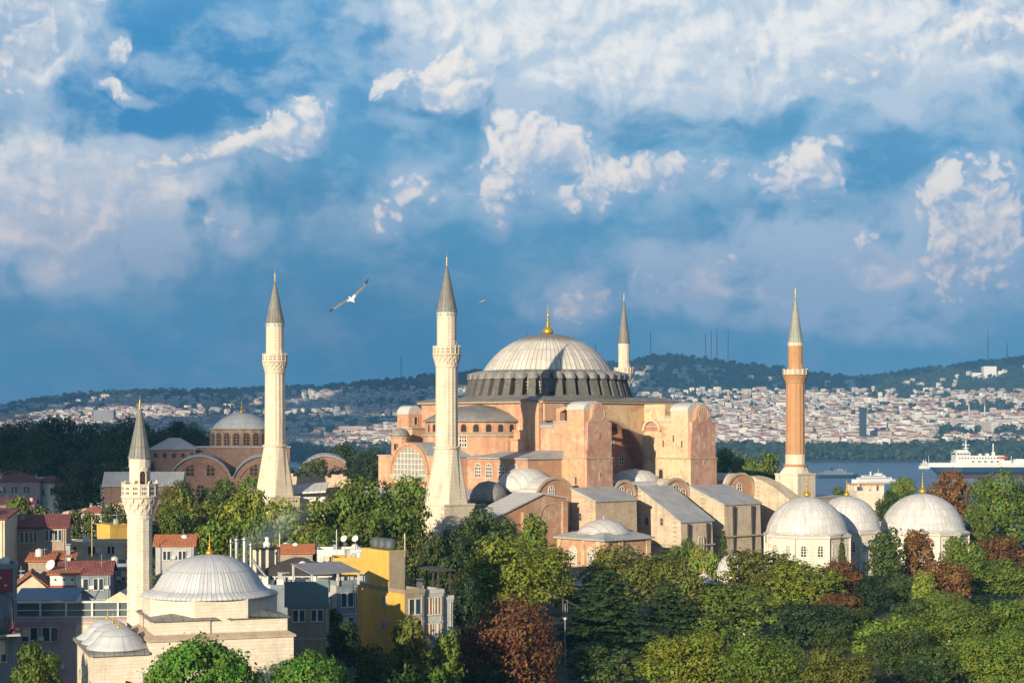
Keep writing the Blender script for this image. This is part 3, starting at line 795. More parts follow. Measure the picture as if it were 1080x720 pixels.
MB().lathe([(17.25, 44.3), (17.45, 44.32), (17.4, 44.5), (16.3, 45.25), (15.7, 45.3)], 80).build('drum_ring', LEADDARK, HS)
# dome
RS, ZC = 17.85, 36.4
prof = []
for k in range(27):
    z = 45.0 + (54.25 - 45.0) * math.sin(PI / 2 * k / 26) 
    r = math.sqrt(max(RS * RS - (z - ZC) ** 2, 0)); prof.append((r, z))
prof = [(15.75, 44.6)] + prof
MB().lathe(prof, 240, mod=lambda k, z: 1 + (0.0085 if k % 6 == 0 else 0.0)).build('dome', LEADDOME, HS)
finial(HS, (0, 0, 53.9), 1.22)

# west half dome with its curved drum
HD = (-21.5, 0)
def half(prof, n, name, mat, smooth=False, r0=PI / 2, r1=3 * PI / 2):
    return MB().lathe(prof, n, HD, r0, r1, smooth).build(name, mat, HS)
half([(13.2, 18), (13.2, 30.4), (12.6, 30.45), (12.6, 33.2)], 14, 'apse_drum', PINK)
half([(13.6, 29.9), (13.6, 30.3), (12.62, 30.75)], 14, 'apse_ledge', CORN)
half([(13.3, 33.15), (13.2, 33.45), (9.6, 35.3), (5.2, 36.6), (0.1, 37.2)], 28, 'half_dome', LEADDARK, True)
def on_drum(deg, r, z):
    a = R_(deg); return (HD[0] + r * math.cos(a), HD[1] + r * math.sin(a), z), a + PI / 2
for k in range(14):
    deg = 90 + 180 * (k + .5) / 14
    rr = 12.6 * math.cos(PI / 28)
    l, rz = on_drum(deg, rr + .01, 30.85); window(HS, l, rz, 1.3, 1.75, 1, 1, True, BRICKP, DARKHOLE, .3)
l, rz = on_drum(90 + 180 * 9.5 / 14, 13.2 * math.cos(PI / 28) + .01, 27.6); window(HS, l, rz, 1.6, 2.6, 3, 3, False)
# stair turrets and piers on the west face
m = MB(); bx(m, -24.6, -21.5, 14.0, 18.2, 0, 29.0); bx(m, -24.9, -21.5, 13.8, 18.5, 29.0, 29.3); bx(m, -23.6, -21.5, 13.9, 18.0, 29.3, 31.0); bx(m, -23.9, -21.5, 13.7, 18.3, 31.0, 31.3)
m.build('west_pier', PINK, HS)
# north pier with the barrel roofed stair tower
m = MB(); bx(m, -31, -21.52, -20.6, -13.2, 0, 31.5); bx(m, -25.5, -21.52, -25.8, -21.4, 0, 35.0); bx(m, -26.5, -21.52, -21.39, -20.61, 0, 31.0)
m.build('north_pier', PINK, HS)
m = MB(); bx(m, -31.3, -21.52, -20.9, -13.0, 31.5, 31.8)
m.build('pier_roof', LEADROOF, HS)
m = MB().barrel('y', -23.5, 2.1, 21.4, 25.9, 35.0, 14)
m.build('barrel_roof', LEADVAULT, HS)
window(HS, (-23.4, 21.37, 32.6), SOUTH, .9, 1.8, 1, 1, True, PINK, DARKHOLE, .2)
# domed turret
m = MB().lathe([(2.05, 0), (2.05, 29.3), (2.3, 29.4), (2.3, 29.75)], 12, (-36.8, 10.4), smooth=False)
m.build('turret', PINK, HS)
MB().lathe([(2.32, 29.76), (2.1, 30.5), (1.6, 31.2), (.8, 31.6), (0, 31.75)], 24, (-36.8, 10.4)).build('turret_dome', LEADDARK, HS)
window(HS, (-38.87, 9.5, 26.7), WEST + R_(25), .7, 1.5, 1, 1, True, PINK, DARKHOLE, .12)

# west block with the great lunette window
m = MB()
cs, cz, ra = -1.6, 21.6, 6.9
arc = [(cs + ra * math.cos(PI * k / 24), cz + ra * math.sin(PI * k / 24)) for k in range(25)]
pts = [(-13.1, 0), (-13.1, 25.4), (cs - ra, 25.4)] + [p for p in arc[::-1] if p[1] > 25.4] + [(cs + ra, 25.4), (9.0, 25.4), (9.0, 0)]
m.extr(*poly_e(pts, -41, -38.5))
bx(m, -38.5, -21.6, -13.1, 9.0, 0, 25.2)
m.build('west_block', PINK, HS)
m = MB()
for r0, r1, e0 in ((6.9, 6.3, -41.45), (6.3, 5.75, -41.25)):
    pr = [(cs + r0 * math.cos(PI * k / 24), cz + r0 * math.sin(PI * k / 24)) for k in range(25)] + [(cs + r1 * math.cos(PI * k / 24), cz + r1 * math.sin(PI * k / 24)) for k in range(24, -1, -1)]
    m.extr(*poly_e(pr, e0, -41.003))
m.build('lunette_arch', BRICKP, HS)
window(HS, (-41.0, 1.6, cz - 1.6), WEST, 11.4, 7.3, 9, 6, True, FRAME, PALEGLASS, .1)
m = MB().barrel('x', 1.6, 6.95, -40.6, -28, 21.6, 20)
m.build('barrel_roof', LEADROOF, HS)
m = MB(); bx(m, -38.5, -21.6, -13.4, 9.3, 25.2, 25.5); bx(m, -41.2, -38.4, -13.4, -8.2, 25.4, 25.65); bx(m, -41.2, -38.4, 5.1, 9.3, 25.4, 25.65)
m.extr(*poly_e([(-12, 25.5), (8.6, 25.5), (6, 27.4), (-9, 27.4)], -37, -29))
m.build('west_roof', LEADROOF, HS)
# south west gallery end with three windows
m = MB(); bx(m, -33, -21.52, 8.2, 28.9, 0, 25.0); m.build('west_gallery', BRICKP, HS)
m = MB()
m.extr(*poly_s([(-33.5, 25.0), (-33.5, 25.25), (-21.52, 27.0), (-21.52, 25.0)], 29.3, 8.1)); m.build('gallery_roof', LEADROOF, HS)
for s in (12.6, 16.3, 20.4, 24.6): window(HS, (-33.0, -s, 20.9), WEST, 1.9, 3.0, 3, 4)
# narthex in front and low roofs
m = MB(); bx(m, -47, -41, -20, 30, 0, 15.5); m.build('narthex', BRICKP, HS)
m = MB(); m.extr(*poly_s([(-47.6, 15.5), (-47.6, 15.8), (-41.01, 18.3), (-41.01, 15.5)], 30.3, -20.3)); m.build('narthex_roof', LEADROOF, HS)
m = MB(); bx(m, -41, -33.01, 9.1, 33, 0, 16.4); m.build('vestibule', BRICKP, HS)
m = MB(); m.extr(*poly_s([(-41.3, 16.4), (-41.3, 16.7), (-33.02, 18.2), (-33.02, 16.4)], 33.2, 9.1)); m.build('vestibule_roof', LEADROOF, HS)
MB().lathe([(4.0, 16.2), (3.9, 17.6), (3.2, 19.1), (2, 20.2), (0, 20.7)], 28, (-43.5, -28)).build('vault_dome', LEADDARK, HS)
m = MB(); bx(m, -60, -47, -30, 0, 0, 10); m.build('outer_narthex', BRICKP, HS)
m = MB().lathe([(6.4, 18.2), (6.2, 19.7), (5.0, 21.5), (3, 22.8), (0, 23.5)], 32, (-32.2, -27.2)); m.build('vault_dome', LEADVAULT, HS)
m = MB().barrel('y', -32.2, 6.1, -36.3, -27.0, 15.3, 20, base=14.5)
m.build('barrel_roof', LEADVAULT, HS)

# gabled vault front on the south wall
def lunette_front(e, r, zs, s, s_back, wins, zb=0.0, mat=BRICKP, roofmat=LEADVAULT):
    arc = [(e + r * math.cos(PI * k / 20), zs + r * math.sin(PI * k / 20)) for k in range(21)]
    MB().extr(*poly_s([(e - r, zb), (e + r, zb)] + arc, s, s - 1.2)).build('vault_front', mat, HS)
    rim = [(e + (r + .35) * math.cos(PI * k / 20), zs + (r + .35) * math.sin(PI * k / 20)) for k in range(21)] + [(e + (r - .25) * math.cos(PI * k / 20), zs + (r - .25) * math.sin(PI * k / 20)) for k in range(20, -1, -1)]
    MB().extr(*poly_s(rim, s + .3, s + .003)).build('vault_rim', CORN, HS)
    if roofmat: MB().barrel('y', e, r + .1, -(s - 1.2), -s_back, zs, 18).build('barrel_roof', roofmat, HS)
    for we, wz, w, h, c, rws in wins: window(HS, (we, -s - .004, wz), SOUTH, w, h, c, rws)
lunette_front(-32.2, 6.0, 15.2, 36.5, 36.0, [(-33.3, 16.6, 1.6, 2.9, 3, 4), (-29.4, 12.6, 1.8, 4.0, 3, 5)], roofmat=None)
# lean-to hall at the south west corner
m = MB()
m.extr(*poly_s([(-54.5, 0), (-54.5, 13.1), (-40.2, 18.0), (-33.2, 17.0), (-33.2, 0)], 41, 33.4)); m.build('corner_hall', BRICKP, HS)
m = MB()
m.extr([(-55.1, -41.4, 12.95), (-40.2, -41.4, 18.05), (-40.2, -32.8, 18.05), (-55.1, -32.8, 12.95)], (0, 0, .32))
m.extr([(-40.2, -41.4, 18.05), (-33.0, -41.4, 17.02), (-33.0, -32.8, 17.02), (-40.2, -32.8, 18.05)], (0, 0, .32))
m.build('hall_roof', LEADVAULT, HS)
m = MB()
pr = [(-37.2 + 4.0 * math.cos(PI * k / 16), 12.4 + 4.0 * math.sin(PI * k / 16)) for k in range(17)] + [(-37.2 + 3.6 * math.cos(PI * k / 16), 12.4 + 3.6 * math.sin(PI * k / 16)) for k in range(16, -1, -1)]
m.extr(*poly_s(pr, 41.12, 41.003)); m.build('blind_arch', CORN, HS)
m = MB(); bx(m, -46.0, -44.6, 41.003, 41.9, 0, 14.6); bx(m, -34.6, -33.2, 41.003, 41.5, 0, 16.4); m.build('hall_pier', BRICKP, HS)
m = MB(); bx(m, -33.2, -27.6, 36.5, 37.4, 0, 9.5); m.build('porch_wall', BRICKP, HS)

# south aisle
m = MB(); bx(m, -38, 27, 21.62, 36.0, 0, 16.9); m.build('aisle_wall', BRICKP, HS)
m = MB()
m.extr(*poly_e([(36.3, 16.9), (36.3, 17.2), (21.81, 21.2), (21.81, 16.9)], -25.8, 27)); m.build('aisle_roof', LEADROOF, HS)
m = MB(); bx(m, -15.1, 10.38, 17.31, 21.8, 16.9, 21.2); m.build('aisle_loft', LEADROOF, HS)
lunette_front(-11.4, 3.3, 16.8, 36.6, 28, [(-12.2, 16.4, 1.3, 2.6, 2, 3), (-9.9, 15.8, 1.2, 2.4, 2, 3)])
lunette_front(5.2, 4.6, 15.6, 36.7, 24, [(5.2, 14.6, 1.7, 4.4, 2, 5), (2.9, 14.4, 1.5, 3.6, 2, 4), (7.5, 14.4, 1.5, 3.6, 2, 4)])
MB().lathe([(6.2, 18.6), (5.4, 20.6), (3.4, 21.9), (0, 22.5)], 28, (1.5, -27.5)).build('vault_dome', LEADVAULT, HS)
m = MB(); m.barrel('x', -33.0, 2.6, -8.4, 1.0, 17.2, 12); m.build('barrel_roof', LEADVAULT, HS)
m = MB(); bx(m, -7.6, -.2, 32.5, 36.8, 0, 18.2); m.build('aisle_block', BRICKP, HS)

# the two buttress towers on the south side
def tower(e0, e1, low_z, mat, name='buttress_tower'):
    s0, s1 = 21.85, 36.5
    m = MB()
    bx(m, e0 - .25, e1 + .15, s0, s1 + .2, 0, low_z)                       # plinth stage
    bx(m, e0, e1, s0, s1 - .901, low_z, 31.9)
    bx(m, e0, e1, s0 + 4.2, s1 - .901, 31.9, 33.0)
    ec = (e0 + e1) / 2
    # rounded head facing south
    hw = (e1 - e0) / 2
    prof = [(e0, 33.0), (e1, 33.0)]
    for k in range(8): t = k / 7; prof.append((ec + hw - (hw - 2.1) * math.sin(t * PI / 2), 33.0 + 1.9 * (1 - math.cos(t * PI / 2))))
    for k in range(1, 16): prof.append((ec + 2.1 * math.cos(PI * k / 16), 34.9 + 2.3 * math.sin(PI * k / 16)))
    for k in range(8): t = 1 - k / 7; prof.append((ec - hw + (hw - 2.1) * math.sin(t * PI / 2), 33.0 + 1.9 * (1 - math.cos(t * PI / 2))))
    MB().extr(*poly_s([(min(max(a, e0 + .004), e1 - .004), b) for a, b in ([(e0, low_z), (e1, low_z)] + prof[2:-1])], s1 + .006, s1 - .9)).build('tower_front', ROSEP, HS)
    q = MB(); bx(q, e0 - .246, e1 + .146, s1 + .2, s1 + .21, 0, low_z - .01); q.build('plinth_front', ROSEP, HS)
    bx(m, e0, e1 - 1.2, s1 - 6.2, s1 - .902, 33.0, 35.6)
    t = m.build(name, mat, HS)
    # west-facing string course
    m = MB(); bx(m, e0 - .45, e0 - .251, s0, s1 + .4, low_z - .25, low_z + .05); bx(m, e0 - .45, e1 + .3, s1 + .201, s1 + .38, low_z - .25, low_z)
    m.build('string_course', CORN, HS)
    m = MB()
    bx(m, e0 - .25, e1 + .1, s0, s0 + 4.2, 31.9, 32.3); bx(m, e0 - .2, e1 + .1, s0 + 4.2, s1 - 6.2, 33.0, 33.35)
    m.extr(*poly_s([(e0, 32.3), (e1, 32.3), (e1, 32.6), ((e0 + e1) / 2, 33.2), (e0, 32.6)], s0 + 4.2, s0))
    m.build('tower_roof', LEADROOF, HS)
    MB().barrel('y', (e0 + e1 - 1.2) / 2, (e1 - e0 - 1.2) / 2 + .1, -(s1 - .92), -(s1 - 6.4), 35.6, 14, rz=2.0).build('barrel_roof', LEADVAULT, HS)
    m = MB().lathe([(1.78, .001), (1.76, .07), (1.55, .07), (1.53, .001)], 28, smooth=False, cap=False)
    d = m.build('roundel', mat, HS, (ec, -s1 - .003, 34.9)); d.rotation_euler = (R_(90), 0, 0)
    return t
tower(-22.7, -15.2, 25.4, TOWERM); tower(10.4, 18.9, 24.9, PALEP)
# the full height pier behind the second tower, with a relieving niche in its west face
m = MB(); bx(m, 10.42, 17.0, 21.86, 28.4, 33.36, 37.25); bx(m, 10.41, 17.2, 28.4, 30.28, 33.36, 34.3); m.build('inner_pier', PALEP, HS)
m = MB(); bx(m, 10.2, 17.4, 28.42, 30.29, 34.3, 34.6); m.build('pier_roof', LEADROOF, HS)
m = MB()
pr = [(24.6 + 2.9 * math.cos(PI * k / 16), 31.0 + 2.9 * math.sin(PI * k / 16)) for k in range(17)] + [(24.6 + 2.3 * math.cos(PI * k / 16), 31.0 + 2.3 * math.sin(PI * k / 16)) for k in range(16, -1, -1)]
m.extr(*poly_e(pr, 9.75, 10.397)); m.build('niche_arch', PALEP, HS)
m = MB(); m.extr(*poly_e([(24.6 + 2.28 * math.cos(PI * k / 16), 31.0 + 2.28 * math.sin(PI * k / 16)) for k in range(17)], 10.36, 10.397)); m.build('niche_back', REDP, HS)
# slits, small doors and the flying screen behind the first tower
for e, s, z, w, h in ((-22.95, 33.4, 19.6, .5, 1.6), (10.15, 27.5, 19.6, 1.2, 2.6)): window(HS, (e, -s, z), WEST, w, h, 1, 1, True, CORN, DARKHOLE, .12)
for e0, zz in ((-19.2, 29.5), (-19.4, 24.5), (14.6, 29.8), (14.8, 23.5), (-18.9, 21.2)): window(HS, (e0, -36.71 if zz < 25.4 else -36.51, zz), SOUTH, .35, .9, 1, 1, True, CORN, DARKHOLE, .08)
for s, z in ((25, 28.2), (28, 27.4), (31.2, 28.6), (33.8, 27.3)): window(HS, (10.39, -s, z), WEST, .32, 1.5, 1, 1, True, CORN, DARKHOLE, .06)
m = MB()
pr = [(26.4, 33.35), (27.6, 33.35), (27.6, 35.2), (29.6, 35.9), (29.6, 36.6), (26.4, 35.9)]
m.extr(*poly_e(pr, -22.3, -20.8)); m.build('flying_screen', PINK, HS)
m = MB(); bx(m, -22.0, -16, 21.86, 22.4, 33.4, 37.2); bx(m, -23.2, -22.21, 18.0, 21.7, 0, 37.3); m.build('corner_pilaster', PINK, HS)

# lower buttress blocks with sloping lead roofs
def low_block(e0, e1, s0, s1, zb, zf, mat, pil=()):
    m = MB(); m.extr(*poly_e([(s0, 0), (s1 + .5, 0), (s1, zf), (s0, zb)], e0, e1)); m.build('low_buttress', mat, HS)
    m = MB(); m.extr(*poly_e([(s0, zb), (s1 + .35, zf - .1), (s1 + .35, zf + .25), (s0, zb + .35)], e0 - .35, e1 + .35)); m.build('buttress_roof', LEADROOF, HS)
    if pil:
        m = MB()
        for e in pil: bx(m, e - .22, e + .22, s1 + .05, s1 + .62, 0, zf - .4)
        m.build('drain_slot', DARKHOLE, HS)
low_block(-27.6, -15.2, 36.72, 44, 18.7, 16.3, RUBBLE)
low_block(-7.2, 3.0, 36.85, 49.5, 18.6, 11.4, LIME, (-4.9, 1.2))
window(HS, (-1.3, -50.05, 3.6), SOUTH, 1.6, 4.6, 3, 5)
low_block(9.6, 22.0, 36.75, 47.2, 18.4, 14.6, LIME, (12.6, 19.0))
for e0, ss in ((-27.6, (39.5,)), (-7.2, (39.5, 44.0)), (9.6, (40.0, 43.6))):
    for s_ in ss: window(HS, (e0 - .004, -s_, 10.6 if e0 > -10 else 12.2), WEST, .7, 1.5, 1, 2, True, CORN, DARKHOLE, .14)
# string courses and rough plinths on the lower blocks
for e0, e1, s1, z in ((-27.6, -15.2, 44.1, 9.0), (-7.2, 3.0, 49.75, 6.2), (9.6, 22.0, 47.4, 7.4)):
    m = MB(); bx(m, e0 - .18, e0 - .003, 37, s1 + .1, z, z + .35); bx(m, e0 - .18, e1 + .18, s1 + .2, s1 + .55, z, z + .3); m.build('string_course', CORN, HS)
# east end: barrel front, sloping buttress, wall to the brick minaret
lunette_front(27.6, 5.2, 15.8, 36.5, 22, [(27.2, 14.6, 1.5, 4.2, 2, 5), (24.6, 15.2, 1.3, 3.0, 2, 4)])
m = MB()
pr = [(34, 0), (48.8, 0), (47, 15.2)] + [(34 + 13 * t, 15.2 + 5.2 * (1 - t ** 1.7)) for t in (.9, .8, .7, .6, .5, .4, .3, .2, .1, 0)]
m.extr(*poly_e(pr, 32.6, 37.2)); m.build('flying_buttress', LIME, HS)
m = MB(); bx(m, 21.52, 38, -21.5, 34, 0, 19.5); bx(m, 37.2, 60, 35, 44, 0, 15.0); m.build('east_wing', BRICKP, HS)
m = MB(); bx(m, 21.52, 38.3, -21.8, 34.3, 19.5, 19.9); bx(m, 37.2, 60.2, 34.8, 44.2, 15.0, 15.3); m.build('wing_roof', LEADROOF, HS)

# ------------------------------------------------------------------ minarets
def minaret(name, label, loc, z, r, mats, base_w, n=16, group=None, flare=True, rz=0.0, tiles=True, gal=None, corb=None):
    """z: dict of levels; r: dict of radii"""
    shaft_m, cone_m, low_m = mats
    t = thing(name, label, 'minaret', loc, rz, group)
    m = MB()
    w = base_w / 2
    m.box(-w - .25, w + .25, -w - .25, w + .25, -2, z['base'])
    m.box(-w - .4, w + .4, -w - .4, w + .4, z['base'], z['base'] + .35)
    m.build('base', low_m, t)
    m = MB()
    zb = z['base'] + .35
    sq = []
    for k in range(n):       # square to polygon
        a = 2 * PI * (k + .5) / n
        c, s_ = math.cos(a), math.sin(a); q = max(abs(c), abs(s_))
        sq.append((c / q * w * .97, s_ / q * w * .97, zb))
    top = [(r['shaft'] * 1.08 * math.cos(2 * PI * (k + .5) / n), r['shaft'] * 1.08 * math.sin(2 * PI * (k + .5) / n), z['flare']) for k in range(n)]
    m.hexa(sq, top); m.build('flare', low_m, t)
    flut = lambda k, zz: 1.0 if k % 2 else 0.955
    m = MB()
    m.lathe([(r['shaft'] * 1.2, z['flare']), (r['shaft'] * 1.22, z['flare'] + .35), (r['shaft'] * 1.04, z['flare'] + .5)], n, smooth=False)
    m.lathe([(r['shaft'], z['flare'] + .5), (r['shaft'] * .96, z['bal'] - .2)], n * 2, smooth=False, mod=flut); m.build('shaft', shaft_m, t)
    m = MB()
    zb_, zt = z['bal'], z['balt']
    h = zt - zb_
    rs, rb = r['shaft'] * .97, r['bal']
    tiers = [(0.0, .10), (.2, .34), (.42, .62), (.66, .9)]
    m.lathe([(rs, zb_ - .3), (rs * 1.05, zb_ - .1), (rs, zb_), (rs + (rb - rs) * .3, zb_ + h * .3), (rs + (rb - rs) * .7, zb_ + h * .5), (rb * .98, zb_ + h * .56), (rb * 1.04, zb_ + h * .58), (rb * 1.04, zb_ + h * .62), (rb * .97, zb_ + h * .63)], n * 2, smooth=False)
    for q, (z0, z1, f0, f1) in enumerate(((.06, .24, .12, .42), (.22, .40, .4, .72), (.38, .55, .7, .99))):     # stalactite tiers
        for k in range(n):
            a = 2 * PI * (k + .5 * (q % 2)) / n; c_, s_ = math.cos(a), math.sin(a); u = (-s_, c_)
            r0, r1 = rs + (rb - rs) * f0, rs + (rb - rs) * f1; wd = r1 * PI / n * .72
            top = [(r1 * c_ + u[0] * wd, r1 * s_ + u[1] * wd), (r1 * c_ - u[0] * wd, r1 * s_ - u[1] * wd), (rs * .8 * c_ - u[0] * wd, rs * .8 * s_ - u[1] * wd), (rs * .8 * c_ + u[0] * wd, rs * .8 * s_ + u[1] * wd)]
            m.hexa([(x * .0 + (r0 * c_ + (x - r1 * c_) * .35), r0 * s_ + (y - r1 * s_) * .35, zb_ + h * z0) if i < 2 else (x, y, zb_ + h * z0) for i, (x, y) in enumerate(top)], [(x, y, zb_ + h * z1) for x, y in top])
    m.build('corbel', corb or gal or shaft_m, t)
    m = MB()
    m.lathe([(rb * .97, zb_ + h * .6), (rb * .97, zt - .12), (rb * 1.0, zt - .12), (rb * 1.0, zt), (rb * .86, zt), (rb * .86, zb_ + h * .62)], n, smooth=False, cap=False)
    for k in range(n):
        a = 2 * PI * k / n
        m.tube((rb * .95 * math.cos(a), rb * .95 * math.sin(a), zb_ + h * .6), (rb * .95 * math.cos(a), rb * .95 * math.sin(a), zt + .22), .09 * rb / 2, 6)
    m.build('balcony', gal or shaft_m, t)
    hp = h * .4
    for k in range(n):        # pierced panels of the balustrade
        a = 2 * PI * (k + .5) / n; rr_ = rb * .97 * math.cos(PI / n) + .012; c_, s_ = math.cos(a), math.sin(a); wd = rb * PI / n * .55
        pm_ = MB()
        for i in (-1, 0, 1):
            for j in (0, 1):
                x0 = i * wd * .66; zc = zb_ + h * .6 + hp * (.3 + .36 * j); e_ = wd * .24
                pm_.face([(rr_ * c_ - s_ * (x0 + dx), rr_ * s_ + c_ * (x0 + dx), zc + dz) for dx, dz in ((-e_, 0), (0, -hp * .15), (e_, 0), (0, hp * .15))])
        pm_.build('pierced_panel', DARKHOLE, t)
    m = MB()
    m.lathe([(r['up'], zb_ + h * .6), (r['up'], z['cone'] - .9)], n * 2, smooth=False, mod=lambda k, zz: 1.0 if k % 2 else .975)
    m.lathe([(r['up'] * 1.03, z['cone'] - .9), (r['up'] * 1.03, z['cone'] - .1), (r['up'] * 1.1, z['cone'])], n, smooth=False, mi=1)
    m.build('upper_shaft', [shaft_m, low_m], t)
    if tiles:
        m = MB()
        for k in range(n):
            a = 2 * PI * (k + .5) / n; rr = r['up'] * 1.03 * math.cos(PI / n) + .02; u = Vector((-math.sin(a), math.cos(a), 0)) * .17; c = Vector((rr * math.cos(a), rr * math.sin(a), 0))
            m.extr([c - u + Vector((0, 0, z['cone'] - .75)), c + u + Vector((0, 0, z['cone'] - .75)), c + u + Vector((0, 0, z['cone'] - .3)), c - u + Vector((0, 0, z['cone'] - .3))], (c.x * .03, c.y * .03, 0))
        m.build('tile_band', TILEBLUE, t)
    d = MB()
    d.lathe([(.34, zb_ + h * .62)], 3, cap=False) if False else None
    m = MB()
    m.lathe([(r['cone'], z['cone']), (r['cone'] * 1.0, z['cone'] + .12), (r['cone'] * .93, z['cone'] + .3), (.16, z['tip'])], n, smooth=False); m.build('spire', cone_m, t)
    k = (z['fin'] - z['tip']) / 6.0
    p = [(.2, -.4), (.28, 0), (.1, .3), (.34, .9), (.34, 1.3), (.1, 1.7), (.26, 2.1), (.26, 2.4), (.09, 2.8), (.2, 3.1), (.06, 3.6), (.05, 6.0), (0, 6.0)]
    m = MB().lathe([(a * (.3 + .42 * k), z['tip'] + b * k) for a, b in p], 10); m.build('finial', GOLD, t)
    o = window(t, (0, 0, 0), 0, .55, 1.9, 1, 1, True, shaft_m, DARKHOLE, .08)
    a = R_(-75); o.location = (r['up'] * .985 * math.cos(a), r['up'] * .985 * math.sin(a), zt - h * .2); o.rotation_euler = (0, 0, a + PI / 2)
    return t
zz = dict(base=16.2, flare=27.6, bal=44.2, balt=48.2, cone=55.2, tip=64.6, fin=67.6)
rr = dict(shaft=2.32, bal=2.85, up=2.0, cone=2.25)
M1 = minaret('minaret', 'tall cream stone minaret standing in front of the dome, thickest and nearest of the four', (-13.2, 355, 0), zz, rr, (MINSTONE, LEADCONE, MINSTONE), 7.4, rz=TH)
M2 = copy_thing(M1); M2.location = (-53.1, 393, 0)
M2['label'] = 'cream stone minaret with grey spire standing beside the old brick church'
minaret('minaret', 'slender white minaret rising behind the lead dome, only its upper half showing', (30.5, 478, 0), dict(base=16, flare=24, bal=44.6, balt=48.0, cone=54.7, tip=66.4, fin=69.2), dict(shaft=1.9, bal=2.7, up=1.55, cone=1.75), (MINSTONE, LEADCONE, MINSTONE), 6.4, tiles=False, rz=TH)
minaret('minaret', 'orange brick minaret with a greenish spire and white balcony', (67.6, 418.5, 0), dict(base=20.6, flare=22.6, bal=42.6, balt=45.6, cone=52.2, tip=63.0, fin=66.2), dict(shaft=2.35, bal=3.0, up=1.75, cone=1.85), (ORBRICK, LEADGREEN, MINSTONE), 6.2, n=14, tiles=False, rz=TH, gal=MINSTONE, corb=ORBRICK)
o = MB().lathe([(2.42, 23.1), (2.40, 25.4), (2.34, 25.45)], 14, smooth=False).build('stone_collar', MINSTONE)
o.parent = [x for x in COL.objects if x.name.startswith('minaret') and 'orange' in x.get('label', '')][0]
# ------------------------------------------------------------------ domed tombs, baptistery, tower, church, small mosque
def ngon(r, n, a0=0.0): return [(r * math.cos(a0 + 2 * PI * k / n), r * math.sin(a0 + 2 * PI * k / n)) for k in range(n)]
def dome_prof(r, h, n=14, base=0.0, lip=0.25):
    rs = (r * r + h * h) / (2 * h) if h <= r else r
    zc = h - rs
    pr = [(r + lip, base - .25), (r + lip, base)]
    for k in range(n + 1):
        z = h * math.sin(PI / 2 * k / n); pr.append((math.sqrt(max(rs * rs - (z - zc) ** 2, 0)), base + z))
    return pr
def tomb(label, px, Y, R, ztop, zeave, nwall, dome_h, spire=True, rz=0.3, group=None, low=True, nameit='domed_tomb'):
    p = at(px, 500, Y)
    t = thing(nameit, label, 'tomb', (p.x, Y, 0), rz, group)
    wr = R * 1.06
    m = MB().hexa([(x, y, -1) for x, y in ngon(wr, nwall)], [(x, y, zeave - .5) for x, y in ngon(wr, nwall)]); m.build('wall', TOMBST, t)
    m = MB().hexa([(x, y, zeave - .5) for x, y in ngon(wr * 1.045, nwall)], [(x, y, zeave) for x, y in ngon(wr * 1.06, nwall)]); m.build('cornice', TOMBST, t)
    m = MB().hexa([(x, y, zeave) for x, y in ngon(wr * 1.05, nwall)], [(x, y, zeave + .5) for x, y in ngon(R * 1.0, nwall)]); m.build('eave', LEADTOMB, t)
    d = MB().lathe(dome_prof(R, dome_h, 18, 0, .12), 96).build('dome', LEADTOMB, t, (0, 0, zeave + .45))
    g = finial(t, (0, 0, zeave + .4 + dome_h), R / 8.6 * .72)
    for k in range(nwall):
        a = 2 * PI * (k + .5) / nwall; rr = wr * math.cos(PI / nwall) + .01
        u = Vector((-math.sin(a), math.cos(a)))
        for q in ((-1, 1) if nwall <= 8 else (0,)):
            x, y = rr * math.cos(a) + u.x * q * wr * .19, rr * math.sin(a) + u.y * q * wr * .19
            window(t, (x, y, zeave - 4.2), a + PI / 2, 1.0, 2.2, 2, 4, True, TOMBST, PALEGLASS if (k + q) % 2 else GLASS, .22)
            window(t, (x, y, zeave - 8.4), a + PI / 2, 1.1, 2.0, 2, 4, False, TOMBST, GLASS, .25)
    for k in range(nwall):
        a = 2 * PI * k / nwall; c, s_ = math.cos(a), math.sin(a)
        put_p = MB().tube((wr * 1.02 * c, wr * 1.02 * s_, -1), (wr * 1.02 * c, wr * 1.02 * s_, zeave - .5), .16, 8).build('corner_pipe', TOMBST, t)
    return t
tomb('large white tomb with a stained lead dome and two gilded finials seen against it', 851, 368, 8.5, 0, 9.6, 8, 7.3, rz=R_(20))
tomb('domed tomb half hidden behind the stained dome, its lead roof in shade', 893, 384, 7.2, 0, 9.4, 8, 7.0, rz=R_(10))
tomb('free standing domed tomb with a clean pale lead dome, nearest the ship', 973, 394, 9.4, 0, 8.6, 12, 8.0, rz=R_(8))
# small lead dormer ring on the free standing dome
# low white dome among the trees
p = at(775, 580, 335)
t = thing('small_dome', 'small whitewashed domed building low among the park trees', 'tomb', (p.x, 335, 0), .2)
MB().hexa([(x, y, -1) for x, y in ngon(3.5, 8)], [(x, y, 4.6) for x, y in ngon(3.5, 8)]).build('wall', TOMBST, t)
MB().lathe(dome_prof(3.3, 3.2, 14, 0, .3), 40).build('dome', LEADTOMB, t, (0, 0, 4.7))
# brick kiosk with lead cap
p = at(742, 600, 326)
t = thing('kiosk', 'little round brick kiosk under a white lead cap', 'kiosk', (p.x, 326, 0), .2)
MB().hexa([(x, y, -2) for x, y in ngon(1.9, 8)], [(x, y, 3.0) for x, y in ngon(1.9, 8)]).build('wall', ORBRICK, t)
MB().lathe([(2.25, 2.95), (2.25, 3.1), (1.75, 3.7), (1.1, 4.4), (.45, 4.8), (.1, 5.0), (0, 5.1)], 28).build('roof', LEADTOMB, t)
finial(t, (0, 0, 5.0), .22)
